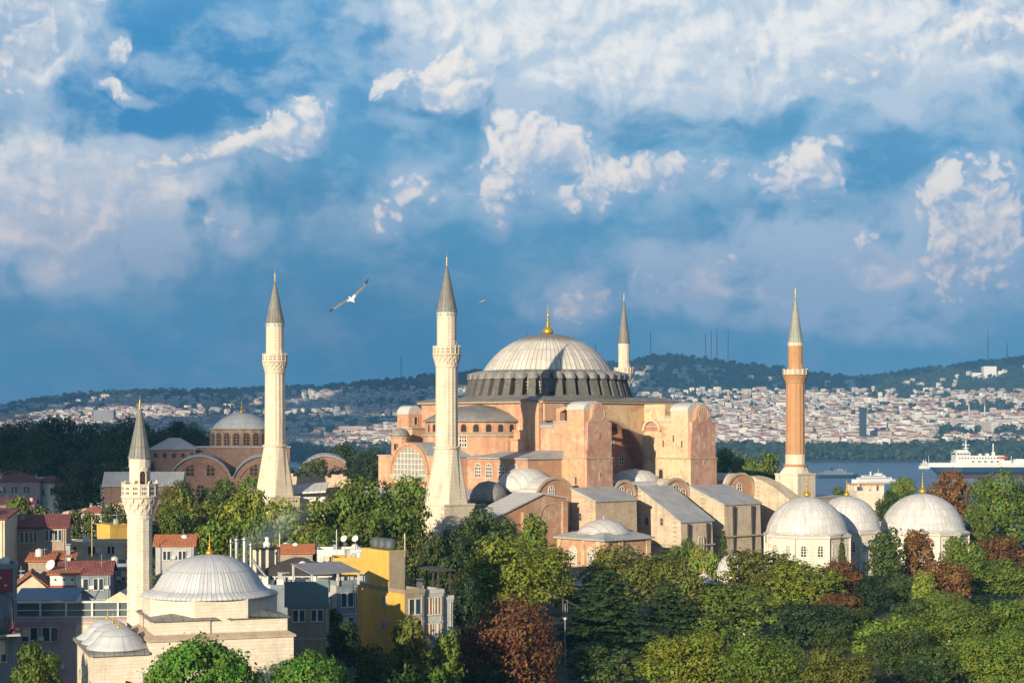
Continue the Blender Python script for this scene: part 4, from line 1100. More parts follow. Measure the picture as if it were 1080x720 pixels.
# baptistery: square, chamfered lead roof, low dome; its corner points at the lens
c = at(637, 568, 355)
t = thing('baptistery', 'low square brick baptistery with a flat lead roof and shallow dome', 'baptistery', (c.x, 355, 0), TH)
S2 = 13.6
m = MB().box(0, S2, 0, S2, -2, 8.9); m.build('wall', BRICKP, t)
for x in (0.0, 4.2, S2 - 1.3): MB().box(x, x + 1.2, -.25, -.003, -2, 8.9).build('pilaster', OCHRE, t)
for y in (1.0, 5.4, S2 - 1.2): MB().box(-.25, -.003, y, y + 1.1, -2, 8.9).build('pilaster', OCHRE, t)
m = MB().hexa([(-.8, -.8, 8.9), (S2 + .6, -.8, 8.9), (S2 + .6, S2 + .6, 8.9), (-.8, S2 + .6, 8.9)], [(-.8, -.8, 9.25), (S2 + .6, -.8, 9.25), (S2 + .6, S2 + .6, 9.25), (-.8, S2 + .6, 9.25)])
m.hexa([(-.8, -.8, 9.25), (S2 + .6, -.8, 9.25), (S2 + .6, S2 + .6, 9.25), (-.8, S2 + .6, 9.25)], [(2.2, 2.2, 10.3), (S2 - 2.2, 2.2, 10.3), (S2 - 2.2, S2 - 2.2, 10.3), (2.2, S2 - 2.2, 10.3)])
m.build('roof', LEADROOF, t)
MB().lathe(dome_prof(5.6, 2.7, 12, 0, .2), 56).build('dome', LEADVAULT, t, (S2 / 2, S2 / 2, 10.2))
MB().lathe([(.3, 0), (.22, .5), (.06, .9), (0, 1.1)], 10).build('finial', LEADROOF, t, (S2 / 2, S2 / 2, 12.85))
for y in (3.6, 8.9): window(t, (-.01, y, 3.6), WEST, 1.9, 3.7, 4, 7, True, FRAME, PALEGLASS, .2)
for x in (2.6, 8.6): window(t, (x, -.01, 3.6), SOUTH, 1.9, 3.7, 4, 7, True, FRAME, PALEGLASS, .2)
# small lead domed cistern and its wall in front
p = at(621, 604, 336)
t = thing('fountain_house', 'low wall and blue grey lead dome under the baptistery windows', 'fountain house', (p.x, 336, 0), TH)
MB().lathe(dome_prof(3.4, 2.3, 12, 0, .3), 40).build('dome', LEADTOMB, t, (0, 0, 2.0))
MB().hexa([(x, y, -2) for x, y in ngon(3.6, 8)], [(x, y, 2.0) for x, y in ngon(3.6, 8)]).build('wall', RUBBLE, t)
MB().box(-9, 9, 4.6, 5.4, -2, 4.6).box(-9.3, 9.3, 4.4, 5.6, 4.6, 4.8).build('wall', RUBBLE, t)
# ruined stone pier
p = at(508, 577, 300)
def ruin(name, label, loc, w, d, h, rz, seed, mat, notch=.35):
    r = random.Random(seed); m = MB(); nx = max(3, int(w / .9))
    for i in range(nx):
        x0 = -w / 2 + w * i / nx; x1 = -w / 2 + w * (i + 1) / nx
        m.box(x0, x1 + .003 * (i % 2), -d / 2 - .004 * (i % 3), d / 2 + .004 * (i % 3), -3, h - r.random() * notch * h * .4)
    o = m.build(name, mat, None, loc, rz)
    return tag(o, label, 'ruin')
ruin('ruined_pier', 'broken stump of rubble masonry standing among dark trees', (p.x, 300, 0), 3.9, 3.2, 11.6, .5, 4, RUBBLE, .25)
p = at(330, 498, 408)
ruin('crumbling_wall', 'crumbling brick wall with a ragged top beside the far cream minaret', (p.x, 408, 0), 18, 2.0, 21.2, -.06, 9, RUBBLE, .16)
p = at(315, 512, 405)
o = MB().extr([(-14, -2, 16.2), (4.2, -2, 17.2), (4.2, 4, 19.0), (-14, 4, 17.6)], (0, 0, .4)).box(-13.5, 4, -1.9, 3.9, 0, 16.2).build('shed_roof', LEADVAULT, None, (p.x + 3, 398, 0)); tag(o, 'low shed with a pale lead roof below the crumbling wall', 'shed')
# battlemented tower
p = at(912.5, 508, 432)
t = thing('stone_tower', 'square cream stone tower with brick capped battlements', 'tower', (p.x, 432, 0), R_(10))
MB().box(-3.5, 3.5, -3.5, 3.5, -4, 16.4).build('wall', CREAM, t)
for k in range(4):
    x = -3.5 + k * 1.95
    for (a, b, c_, d) in ((x, x + 1.15, -3.5, -2.7), (x, x + 1.15, 2.7, 3.5), (-3.5, -2.7, x, x + 1.15), (2.7, 3.5, x, x + 1.15)):
        if k in (0, 3) and c_ == x: continue
        o = MB().box(a, b, c_, d, 16.4, 17.7).build('battlement', CREAM, t); MB().box(a - .1, b + .1, c_ - .1, d + .1, 17.7, 18.05).build('coping', ORBRICK, o)
for x, z in ((-.8, 9), (1.6, 11.5)): window(t, (x, -3.51, z), 0, .5, 1.1, 1, 1, True, CREAM, DARKHOLE, .1)

# ------------------------------------------------------------------ old brick church beyond the far minaret
CX, CY = at(255, 450, 520).x, 520
t = thing('brick_church', 'old red brick church with a low grey dome on an arcaded drum', 'church', (CX, CY, 0), R_(8))
MB().lathe([(10.0, 20), (10.0, 26.4), (9.3, 26.5), (9.3, 30.9), (9.6, 31.2), (9.5, 31.5)], 20, smooth=False).build('drum', DRABP, t)
MB().lathe(dome_prof(8.9, 4.7, 16, 0, .2), 80).build('dome', LEADTOMB, t, (0, 0, 31.4))
finial(t, (0, 0, 35.9), .72)
for k in range(20):
    a = 2 * PI * (k + .5) / 20; rr = 9.3 * math.cos(PI / 20) + .01
    window(t, (rr * math.cos(a), rr * math.sin(a), 26.7), a + PI / 2, 1.7, 3.4, 2, 4, True, OLDBRICK, DARKHOLE, .35)
m = MB(); m.box(-13, 14, -10, 12, 5, 26.0); m.build('crossing', OLDBRICK, t)
m = MB(); m.box(-13.3, 14.3, -10.3, 12.3, 26.0, 26.3); m.build('crossing_roof', LEADROOF, t)
m = MB(); m.box(-26, -13.02, -12, 6, 5, 25.4); m.build('west_hall', OLDBRICK, t)
m = MB().hexa([(-26.8, -12.8, 25.4), (-12.2, -12.8, 25.4), (-12.2, 6.8, 25.4), (-26.8, 6.8, 25.4)], [(-21, -5, 28.8), (-18, -5, 28.8), (-18, 0, 28.8), (-21, 0, 28.8)])
m.build('hipped_roof', LEADROOF, t)
for k in range(5): window(t, (-24.4 + k * 2.6, -12.01, 23.2), 0, 1.1, 1.3, 1, 1, True, OLDBRICK, DARKHOLE, .2)
# south wall: two great arches with a wavy lead roof line
def wavy(x):
    v = 17.2
    for c_, r_ in ((-11.5, 9.2), (6.5, 9.2), (24.5, 9.2)):
        d = abs(x - c_)
        if d < r_: v = max(v, 14.2 + math.sqrt(r_ * r_ - d * d) * 1.02)
    return v
xs = [-22.5 + 52.5 * i / 80 for i in range(81)]
MB().extr([(-22.5, -16, 0), (30, -16, 0)] + [(x, -16, wavy(x)) for x in xs[::-1]], (0, 4.0, 0)).build('south_wall', OLDBRICK, t)
vs = [(x, -16.6, wavy(x) + .25) for x in xs] + [(x, -11, wavy(x) + .9) for x in xs]
m = MB(); m.add(vs + [(a, b, c_ - .3) for a, b, c_ in vs], [(i, i + 1, 82 + i, 81 + i) for i in range(80)] + [(162 + i, 163 + i, 244 + i, 243 + i) for i in range(80)] + [(i, i + 1, 163 + i, 162 + i) for i in range(80)])
m.build('wavy_roof', LEADROOF, t)
for c_ in (-11.5, 6.5, 24.5):
    pr = [(c_ + 8.4 * math.cos(PI * k / 24), -16.3, 14.0 + 8.4 * math.sin(PI * k / 24)) for k in range(25)] + [(c_ + 7.5 * math.cos(PI * k / 24), -16.3, 14.0 + 7.5 * math.sin(PI * k / 24)) for k in range(24, -1, -1)]
    MB().extr(pr, (0, .297, 0)).build('blind_arch', OLDBRICK, t)
    for dx, z in ((-2.9, 18.0), (2.9, 18.0), (-5.2, 12.0), (0, 12.0), (5.2, 12.0)):
        if c_ > 20: continue
        window(t, (c_ + dx, -16.01, z), 0, 2.2, 3.4, 2, 3, True, OLDBRICK, DARKHOLE, .3)
p = at(152, 498, 470)
t = thing('annexe', 'long low annexe with a grey lead roof in front of the brick church', 'annexe', (p.x, 470, 0), R_(6))
MB().box(-10, 10, -4, 6, 0, 16.2).build('wall', OLDBRICK, t)
MB().extr([(-10.6, -4.6, 16.2), (-10.6, 6.6, 16.2), (-10.6, 6.6, 16.5), (-10.6, 1, 20.0), (-10.6, -4.6, 16.5)], (21.2, 0, 0)).build('roof', LEADROOF, t)

# ------------------------------------------------------------------ small mosque in front
FA = R_(20)
fc = at(221, 600, 170)
FM = thing('small_mosque', 'small cream stone mosque with a ribbed lead dome and domed porch', 'mosque', (fc.x, 170, 0), FA)
MB().lathe([(6.2, 15.82), (6.55, 15.78), (6.5, 15.98), (5.75, 16.2), (5.25, 16.55), (4.95, 17.05), (4.55, 17.7), (3.95, 18.35), (3.2, 18.9), (2.2, 19.35), (1.1, 19.58), (0, 19.66)], 168, mod=lambda k, z: 1.006 if k % 2 else 1).build('dome', LEADFINE, FM)
finial(FM, (0, 0, 19.55), .36)
# eight sided drum on a square hall
oc = [(x, y) for x, y in ngon(6.6, 8, PI / 8)]
MB().hexa([(x, y, 10) for x, y in oc], [(x, y, 15.85) for x, y in oc]).build('drum', CREAM, FM)
m = MB().box(-6.75, 6.75, -6.75, 6.75, -6, 12.2); m.build('hall', CREAM, FM)
m = MB().box(-6.95, 6.95, -6.95, 6.95, 12.2, 12.4)
m.hexa([(-6.95, -6.95, 12.4), (6.95, -6.95, 12.4), (6.95, 6.95, 12.4), (-6.95, 6.95, 12.4)], [(-6.3, -6.3, 12.75), (6.3, -6.3, 12.75), (6.3, 6.3, 12.75), (-6.3, 6.3, 12.75)])
m.build('cornice', CORN, FM)
# corner blocks rising to small lead weatherings
for sx, sy in ((-1, -1), (1, -1), (1, 1), (-1, 1)):
    x0, y0 = 6.25 * sx, 6.25 * sy
    q = [(x0, y0), (x0 - 5.2 * sx, y0), (x0, y0 - 5.2 * sy)]
    if sx * sy < 0: q = q[::-1]
    MB().hexa([(x, y, 12.5) for x, y in q], [(x, y, 14.0) for x, y in q]).build('squinch_block', CREAM, FM)
    q2 = [(x0 + .35 * sx, y0 + .35 * sy), (x0 - 5.9 * sx, y0 + .35 * sy), (x0 + .35 * sx, y0 - 5.9 * sy)]
    mid = (x0 - 2.6 * sx, y0 - 2.6 * sy)
    top = [mid, (x0 - 5.6 * sx, y0 - .3 * sy), (x0 - .3 * sx, y0 - 5.6 * sy)]
    if sx * sy < 0: q2 = q2[::-1]; top = [top[0], top[2], top[1]]
    MB().hexa([(x, y, 14.0) for x, y in q2], [(x, y, z) for (x, y), z in zip(top, (14.7, 14.3, 14.3))]).build('weathering', LEADDARK, FM)
for x in (-3.4, 0, 3.4):
    window(FM, (x, -6.76, 3.5), 0, 1.1, 2.6, 3, 5, True, CREAM, GLASS, .25); window(FM, (x, -6.76, -1.2), 0, 1.3, 2.2, 3, 4, False, CREAM, GLASS, .25)
# porch with three arches and a ribbed dome
PX0, PX1 = -11.8, -6.77
m = MB()
def arched_wall(m, axis, a0, a1, c0, c1, z0, z1, arches, mi=0):
    """a wall between a0 and a1 pierced by arches (centre, half width, springing)"""
    loc = lambda a, c_, z: (a, c_, z) if axis == 'x' else (c_, a, z)
    cur = a0
    for c_, r_, zs in arches:
        pts = [(c_ + r_ * math.cos(PI * k / 14), zs + r_ * 1.15 * math.sin(PI * k / 14)) for k in range(15)]
        for seg in (((cur, z0), (c_ - r_, z0), (c_ - r_, z1), (cur, z1)),):
            m.extr([loc(a, c0, z) for a, z in seg], (0, c1 - c0, 0) if axis == 'x' else (c1 - c0, 0, 0), mi)
        up = [(c_ - r_ + .002, z1), (c_ - r_ + .002, zs)] + pts[::-1][1:-1] + [(c_ + r_ - .002, zs), (c_ + r_ - .002, z1)]
        m.extr([loc(a, c0, z) for a, z in up], (0, c1 - c0, 0) if axis == 'x' else (c1 - c0, 0, 0), mi)
        cur = c_ + r_
    m.extr([loc(a, c0, z) for a, z in ((cur, z0), (a1, z0), (a1, z1), (cur, z1))], (0, c1 - c0, 0) if axis == 'x' else (c1 - c0, 0, 0), mi)
arched_wall(m, 'y', -6.6, 6.6, PX0, PX0 + .7, -6, 11.1, [(-4.3, 1.35, 7.0), (0, 1.35, 7.0), (4.3, 1.35, 7.0)])
m.build('porch_arcade', CREAM, FM)
m = MB(); arched_wall(m, 'x', PX0 + .705, PX1, -6.6, -5.9, -6, 11.1, [(-9.1, 1.9, 6.6)]); m.build('porch_wall', CREAM, FM)
m = MB().box(PX0 + .71, PX1, -5.89, 6.6, 10.5, 11.09).box(PX0 + .3, PX1, -6.9, 6.9, -6, -5.0); m.build('porch_vault', CREAM, FM)
m = MB().box(PX0 - .4, PX1 + .0, -7.0, 7.0, 11.1, 11.3); m.hexa([(PX0 - .4, -7.0, 11.3), (PX1, -7.0, 11.3), (PX1, 7.0, 11.3), (PX0 - .4, 7.0, 11.3)], [(PX0 + .2, -6.5, 11.5), (PX1, -6.5, 11.5), (PX1, 6.5, 11.5), (PX0 + .2, 6.5, 11.5)])
m.build('porch_roof', LEADDARK, FM)
for y in (-4.1, 0, 4.1):
    MB().lathe([(2.35, 11.0), (2.35, 11.6), (2.95, 11.5), (2.9, 11.65), (2.4, 11.95), (2.05, 12.4), (1.5, 12.9), (.75, 13.25), (0, 13.35)], 40).build('porch_dome', LEADFINE, FM, (-9.2, y, 0)); finial(FM, (-9.2, y, 13.3), .17)
# its minaret
mp = at(147.5, 600, 173)
minaret('minaret', 'small cream stone minaret with carved balcony beside the small mosque', (mp.x, 173, 0), dict(base=6.0, flare=8.0, bal=23.2, balt=26.4, cone=28.9, tip=33.8, fin=35.2), dict(shaft=1.29, bal=1.78, up=1.03, cone=1.16), (CREAM, LEADCONE, CREAM), 2.9, n=12, tiles=False, rz=.2)
o = [x for x in COL.objects if x.get('label', '').startswith('small cream stone minaret')][0]
for a in (-100, -45, -150, 10):
    h = MB().lathe([(.06, 0), (.08, .12), (.22, .5), (.23, .52)], 12, cap=False).lathe([(.05, -.1), (.05, .02)], 8)
    q = h.build('loudspeaker', FRAME, o, (1.12 * math.cos(R_(a)), 1.12 * math.sin(R_(a)), 26.55)); q.rotation_euler = (0, R_(90), R_(a))
# ------------------------------------------------------------------ houses of the town in front
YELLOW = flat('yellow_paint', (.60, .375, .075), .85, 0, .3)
TANKM = flat('tank_plastic', (.07, .085, .08), .6)
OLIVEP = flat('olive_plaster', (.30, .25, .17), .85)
GREYP = flat('grey_plaster', (.40, .40, .38), .85)
BLUEP = flat('blue_grey_plaster', (.20, .235, .26), .85)
MAUVE = flat('mauve_plaster', (.42, .30, .30), .85)
CREAMP = flat('cream_plaster', (.64, .54, .38), .85)
WHITEP = flat('white_plaster', (.72, .69, .62), .85)
BROWNP = flat('brown_plaster', (.36, .27, .20), .85)
REDTILE = tilemat('red_tiles', (.26, .085, .05), (.33, .13, .08))
MAROON = tilemat('maroon_tiles', (.17, .05, .05), (.23, .075, .06))
ORTILE = tilemat('orange_tiles', (.42, .15, .06), (.36, .12, .05))
DARKROOF = flat('dark_felt', (.06, .05, .045), .9)
STRIPE = flat('grey_canvas', (.25, .25, .26), .85)
STEEL = flat('steel', (.48, .49, .50), .35, .8)
TEAL = flat('teal_sheet', (.12, .19, .19), .7)
WINB = flat('window_blue', (.03, .055, .075), .12)
WHITEF = flat('white_frame', (.60, .58, .54), .6)
BANNER = flat('maroon_banner', (.22, .02, .05), .6)
CURT = flat('curtain_glass', (.10, .13, .15), .1)

def house(name, label, px, Y, ang, lr, ll, zt, wall, roof='flat', roofmat=None, wallb=None, zb=-8, rows=(), rowsl=(), group=None, over=.4, rise=1.6, cat='house', fm=None, pm=None, parapet=.5):
    """near corner at pixel px, distance Y; face A runs lr metres to the right, face B ll metres to the left and back"""
    p = at(px, 500, Y)
    t = thing(name, label, cat, (p.x, Y, 0), R_(ang), group)
    fm = fm or WHITEF; pm = pm or WINB
    MB().box(0, lr, 0, ll, zb, zt).build('wall', wall, t)
    if wallb: MB().box(-.06, -.003, .0, ll, zb, zt - .02).build('side_wall', wallb, t)
    rm = roofmat or REDTILE
    if roof == 'flat':
        m = MB(); pw = .25
        for a in ((-.1, lr + .1, -.1, pw), (-.1, lr + .1, ll - pw, ll + .1), (-.1, pw, pw, ll - pw), (lr - pw, lr + .1, pw, ll - pw)): m.box(a[0], a[1], a[2], a[3], zt, zt + parapet)
        m.build('parapet', wall, t)
        MB().box(pw, lr - pw, pw, ll - pw, zt, zt + .06).build('roof', rm, t)
    elif roof == 'hip':
        o = over; mn = min(lr, ll) / 2
        b = [(-o, -o, zt), (lr + o, -o, zt), (lr + o, ll + o, zt), (-o, ll + o, zt)]
        tp = [(mn, mn, zt + rise), (lr - mn + .02, mn, zt + rise), (lr - mn + .02, ll - mn + .02, zt + rise), (mn, ll - mn + .02, zt + rise)]
        MB().hexa(b, [(x, y, z + .15) for x, y, z in b]).hexa([(x, y, z + .15) for x, y, z in b], tp).build('roof', rm, t)
    elif roof == 'gable':       # ridge along face A
        o = over
        m = MB().extr([(-o, -o, zt), (-o, ll / 2, zt + rise), (-o, ll + o, zt), (-o, ll + o, zt + .18), (-o, ll / 2, zt + rise + .2), (-o, -o, zt + .18)], (lr + 2 * o, 0, 0)); m.build('roof', rm, t)
        MB().extr([(0, 0, zt), (0, ll, zt), (0, ll / 2, zt + rise - .03)], (lr, 0, 0)).build('gable', wallb or wall, t)
    elif roof == 'gabley':
        o = over
        m = MB().extr([(-o, -o, zt), (lr / 2, -o, zt + rise), (lr + o, -o, zt), (lr + o, -o, zt + .18), (lr / 2, -o, zt + rise + .2), (-o, -o, zt + .18)], (0, ll + 2 * o, 0)); m.build('roof', rm, t)
        MB().extr([(0, 0, zt), (lr, 0, zt), (lr / 2, 0, zt + rise - .03)], (0, ll, 0)).build('gable', wall, t)
    elif roof == 'shed':        # falls towards face A
        o = over
        MB().extr([(-o, -o, zt), (-o, ll + o, zt + rise), (-o, ll + o, zt + rise + .2), (-o, -o, zt + .2)], (lr + 2 * o, 0, 0)).build('roof', rm, t)
        MB().extr([(0, 0, zt), (0, ll, zt), (0, ll, zt + rise - .05)], (lr, 0, 0)).build('gable', wallb or wall, t)
    # down pipe, string course and sills
    MB().tube((lr - .3, -.07, zb), (lr - .3, -.07, zt - .1), .06, 6).build('down_pipe', GREYP, t)
    MB().box(-.06, lr + .06, -.08, -.002, zt - .28, zt - .1).build('eaves_band', wall, t)
    for x, z, w, h in rows: MB().box(x - w / 2 - .12, x + w / 2 + .12, -.14, -.003, z - .14, z - .05).build('sill', GREYP, t)
    rr_ = random.Random(int(abs(px) * 3 + Y * 5))
    for i, (x, z, w, h) in enumerate(rows):
        if rr_.random() < .3: MB().box(x + w / 2 + .15, x + w / 2 + .75, -.34, -.003, z + .1, z + .55).build('air_conditioner', WHITEF, t)
        if rr_.random() < .35: MB().box(x - w / 2 + .05, x + w / 2 - .05 - w * rr_.random() * .5, -.075, -.05, z + h * .35, z + h - .03).build('blind', CREAMP, t)
    MB().box(-.03, lr + .03, -.045, -.002, zt - 3.3, zt - 3.18).build('string_course', GREYP, t)
    clutter(t, .8, lr - .8, min(1.2, ll * .3), ll * .8, zt + (.1 if roof == 'flat' else .6), int(abs(px) * 7 + Y), 3 if lr > 4 else 2)
    for x, z, w, h in rows: window(t, (x, -.004, z), 0, w, h, max(2, round(w / .8)), 1, False, fm, pm, .06)
    for y, z, w, h in rowsl: window(t, (-.065 if wallb else -.004, y, z), WEST, w, h, max(2, round(w / .8)), 1, False, fm, pm, .06)
    return t
def clutter(t, x0, x1, y0, y1, z, seed, n=4):
    r = random.Random(seed)
    for k in range(n):
        x, y = r.uniform(x0, x1), r.uniform(y0, y1); q = r.random()
        if q < .4:
            o = MB().box(x - .25, x + .25, y - .3, y + .3, z - .8, z + r.uniform(.7, 1.3)).box(x - .33, x + .33, y - .38, y + .38, z + 1.3, z + 1.38).build('chimney', t.children[0].data.materials[0], t)
        elif q < .7: MB().tube((x, y, z - .5), (x, y, z + r.uniform(1, 2.2)), .035, 5).tube((x - .4, y, z + .9), (x + .4, y, z + .9), .025, 5).build('aerial', STEEL, t)
        else: MB().lathe([(.45, z - .2), (.5, z), (.5, z + .8), (.1, z + 1.0)], 12, (x, y)).build('water_tank', WHITEF, t)
def zpx(py, Y): return EYE - (py - HY) / FPX * Y
def rect_on(name, mat, t, x0, x1, y0, y1, z0, z1): return MB().box(x0, x1, y0, y1, z0, z1).build(name, mat, t)

# mauve terrace house behind the small mosque, with a glazed roof terrace
t = house('terrace_house', 'mauve and cream terrace house with a glazed white framed roof terrace', 13, 196, 4, 14.5, 9, zpx(656, 196), MAUVE, 'flat', DARKROOF,
          rows=[(1.9, zpx(676, 196), 1.7, 1.5), (4.2, zpx(676, 196), 1.7, 1.5), (8.2, zpx(676, 196), 1.6, 1.5), (1.9, zpx(706, 196), 1.7, 1.5), (4.2, zpx(706, 196), 1.7, 1.5), (10.4, zpx(676, 196), 1.4, 1.5)], parapet=.55)
MB().box(7.0, 14.5, -.06, -.003, -8, zpx(656, 196)).build('cream_bay', CREAMP, t)
zb, zt_ = zpx(651, 196), zpx(636, 196)
m = MB()
for k in range(6):
    x = .1 + k * 2.86
    m.box(x, x + .22, -.05, .17, zb - .2, zt_); m.tube((x + .1, 0, zt_), (x + .1, 5, zt_ + 1.0), .08, 6)
m.box(0, 14.5, -.08, .2, zt_, zt_ + .22); m.box(0, 14.5, -.1, .2, zb - .25, zb + .1); m.box(0, 14.5, -.03, .1, (zb + zt_) / 2 - .04, (zb + zt_) / 2 + .04)
m.build('terrace_frame', WHITEF, t)
MB().box(.3, 14.3, .2, .24, zb + .1, zt_).build('terrace_glass', CURT, t)
MB().extr([(0, 0, zt_ + .25), (0, 5, zt_ + 1.2), (0, 5, zt_ + 1.28), (0, 0, zt_ + .33)], (7, 0, 0)).build('terrace_roof', CURT, t)
MB().extr([(10.2, -.1, zt_ + .23), (13.6, -.1, zt_ + .23), (11.9, -.1, zt_ + 1.25)], (0, 5, 0)).build('terrace_gable', CREAMP, t)
# blue grey corner house with a maroon shop banner
t = house('corner_house', 'blue grey corner house with a bulging glass bay and maroon banner at its edge', -16, 186, 17, 3.3, 5, zpx(600, 186), BLUEP, 'flat', DARKROOF, rows=[(1.6, zpx(698, 186), 1.2, 2.2), (1.6, zpx(672, 186), 1.2, 1.6)])
MB().box(-.2, 2.7, -.3, -.12, zpx(624, 186), zpx(601, 186)).build('banner', BANNER, t)
m = MB()
for k in range(4):
    m.box(.3 + k * .55, .62 + k * .55, -.36, -.301, zpx(609 + (k % 2) * 8, 186) - .12, zpx(609 + (k % 2) * 8, 186) + .08)
m.build('banner_mark', WHITEF, t)
m = MB().lathe([(1.25, zpx(668, 186)), (1.5, zpx(660, 186)), (1.35, zpx(632, 186)), (.5, zpx(625, 186))], 16, (1.5, 0), smooth=True); m.build('glass_bay', CURT, t)
m = MB(); m.box(-.3, 3.6, -1.5, -.1, zpx(670, 186), zpx(668, 186)); m.build('balcony', GREYP, t)
rnd = random.Random(8)
m = MB()
for k in range(26): m.lathe([(0.0, -.14), (.15, 0), (0, .14)], 6, (0, 0)); m.v[-18:] = [(x + rnd.uniform(-.2, 3.4) if i == -1 else x, y, z) for i, (x, y, z) in enumerate(m.v[-18:])]
bl = MB()
for k in range(40):
    c = Vector((rnd.uniform(-.2, 3.4), rnd.uniform(-1.4, -.5), zpx(667, 186) + rnd.uniform(0, .7)))
    bl.face([c + Vector((rnd.uniform(-.2, .2), rnd.uniform(-.2, .2), rnd.uniform(-.2, .2))) for _ in range(4)])
bl.build('flowers', flat('flower_red', (.45, .05, .06), .8), t)
house('neighbour_house', 'tall grey house out of view shading the mauve terrace house', -226, 167, 3, 7.5, 12, 22.5, GREYP, 'flat', DARKROOF, rows=[(2, 14, 1.2, 1.6), (5, 14, 1.2, 1.6), (2, 10, 1.2, 1.6), (5, 10, 1.2, 1.6)])  # unseen, outside the frame; placed so its shadow falls on the mauve wall
# brown house with red roof and the sliver of cream wall before it
house('brown_house', 'brown rendered house with a dark red roof and paired windows', 12, 240, 10, 7.3, 9, zpx(557, 240), BROWNP, 'gable', MAROON, rows=[(1.7, zpx(572, 240), 1.0, 1.4), (2.9, zpx(572, 240), .9, 1.4), (5.0, zpx(570, 240), 1.0, 1.4), (6.2, zpx(570, 240), .9, 1.4)], rise=1.5)
house('cream_house', 'cream walled house end seen at the picture border above the banner', -30, 232, 4, 4.3, 8, zpx(548, 232), CREAMP, 'shed', MAROON, rowsl=[(3, 18, 1, 1.4)], rise=1.0)
house('gabled_shed', 'cream gabled house with a low red tile roof before the brown house', 14, 218, 14, 4.2, 7.5, zpx(622, 218), CREAMP, 'gabley', REDTILE, rise=1.9)
house('tile_lean_to', 'small orange tiled lean-to behind the cream gabled house', 30, 228, 6, 3.0, 3, zpx(592, 228), BROWNP, 'shed', ORTILE, rise=.8)
house('tile_hut', 'second orange tiled lean-to beside a satellite dish', 56, 230, 8, 2.6, 3, zpx(590, 230), BROWNP, 'shed', ORTILE, rise=.8)
t = house('white_hut', 'white roof hut with a red stripe and three round lamps', 53, 212, 6, 3.2, 3.5, zpx(606, 212), WHITEP, 'shed', ORTILE, rise=.5, wallb=MAROON)
rect_on('red_band', ORTILE, t, 0, 3.2, -.05, -.004, zpx(622, 212) - .05, zpx(617, 212))
for x in (.6, 1.6, 2.6): MB().lathe([(.13, 0), (.13, .06), (0, .1)], 12).build('lamp', DARKROOF, t, (x, -.004, zpx(611, 212))).rotation_euler = (R_(90), 0, 0)
house('dim_house', 'long low house with maroon roof behind the white roof hut', 62, 226, 8, 6.5, 6, zpx(606, 226), BLUEP, 'gable', MAROON, rise=1.4, rows=[(3, zpx(622, 226), 1.4, 1.4), (5, zpx(622, 226), 1.2, 1.4)])
house('grey_row', 'grey shaded house with a flat roof beside the small mosque minaret', 104, 234, 6, 5.0, 7, zpx(598, 234), BLUEP, 'flat', DARKROOF, rows=[(1.6, zpx(612, 234), 1.2, 1.2), (3.6, zpx(612, 234), 1.2, 1.2)])
t = house('yellow_block', 'small bright yellow stair block above a cream terrace wall', 116, 262, 42, 3.2, 4.0, zpx(554, 262), YELLOW, 'flat', DARKROOF, parapet=.15)
house('terrace_wall_house', 'cream terrace wall with pale pilasters below the yellow stair block', 66, 256, 3, 9.5, 5, zpx(574, 256), CREAMP, 'flat', DARKROOF, rows=[(1.5, zpx(584, 256), 1.0, 1.1), (4.2, zpx(584, 256), 1.0, 1.1), (7, zpx(584, 256), 1.0, 1.1)])
house('orange_roof_house', 'grey house with a bright orange red roof beside the small mosque dome', 164, 252, 6, 5.4, 5, zpx(576, 252), GREYP, 'gable', ORTILE, rise=1.4, rows=[(1.6, zpx(590, 252), 1.0, 1.2), (3.8, zpx(590, 252), 1.0, 1.2)])
# behind, under the palace garden
house('old_mansion', 'old two storey mansion with stacked maroon roofs', -6, 470, 8, 12, 12, zpx(508, 470), MAUVE, 'hip', MAROON, zb=0, rise=2.4, rows=[(2.2, zpx(520, 470), 1.6, 1.8), (5.2, zpx(520, 470), 1.6, 1.8), (8.4, zpx(520, 470), 1.6, 1.8)])
house('old_mansion', 'upper wing of the old mansion under a maroon hipped roof', -10, 486, 8, 12, 10, zpx(502, 486), BROWNP, 'hip', MAROON, zb=0, rise=1.6)
house('white_villa', 'white plastered villa with a maroon hipped roof', 36, 474, 8, 7.5, 8, zpx(509, 474), WHITEP, 'hip', MAROON, zb=0, rise=2.0, rows=[(2, zpx(522, 474), 1.4, 1.8), (5, zpx(522, 474), 1.4, 1.8)])
house('red_roof_hall', 'low hall with a wide red hipped roof beside the white villa', 66, 480, 8, 11.0, 10, zpx(513, 480), BROWNP, 'hip', REDTILE, zb=0, rise=3.4)
house('small_cottage', 'small white cottage with a faded red roof on the stony bank', 86, 372, 8, 5.0, 5, zpx(541, 372), WHITEP, 'hip', REDTILE, zb=-2, rise=1.6, rows=[(1.4, zpx(547, 372), .7, .9), (3.4, zpx(547, 372), .7, .9)])
house('grey_cottage', 'grey house behind the stony bank with a flat lead roof', 106, 470, 6, 5, 6, zpx(508, 470), GREYP, 'hip', LEADROOF, zb=0, rise=1.2)
house('far_shed', 'low red roofed outbuilding at the foot of the old mansion', 0, 420, 8, 8, 6, zpx(532, 420), MAUVE, 'gable', MAROON, zb=-2, rise=1.4)
p = at(82, 545, 400)
m = MB()
xs = [-11 + 22 * i / 40 for i in range(41)]
rn = random.Random(4)
top = [11.2 + 3.6 * i / 40 + rn.uniform(-.3, .3) for i in range(41)]
m.extr([(-11, -2, 0), (11, -2, 0)] + [(x, -2, z) for x, z in zip(xs[::-1], top[::-1])], (0, 5, 0))
tag(m.build('stony_bank', RUBBLE, None, (p.x, 400, 0), R_(4)), 'long sloping bank of rough stones below the red roofs', 'retaining wall')

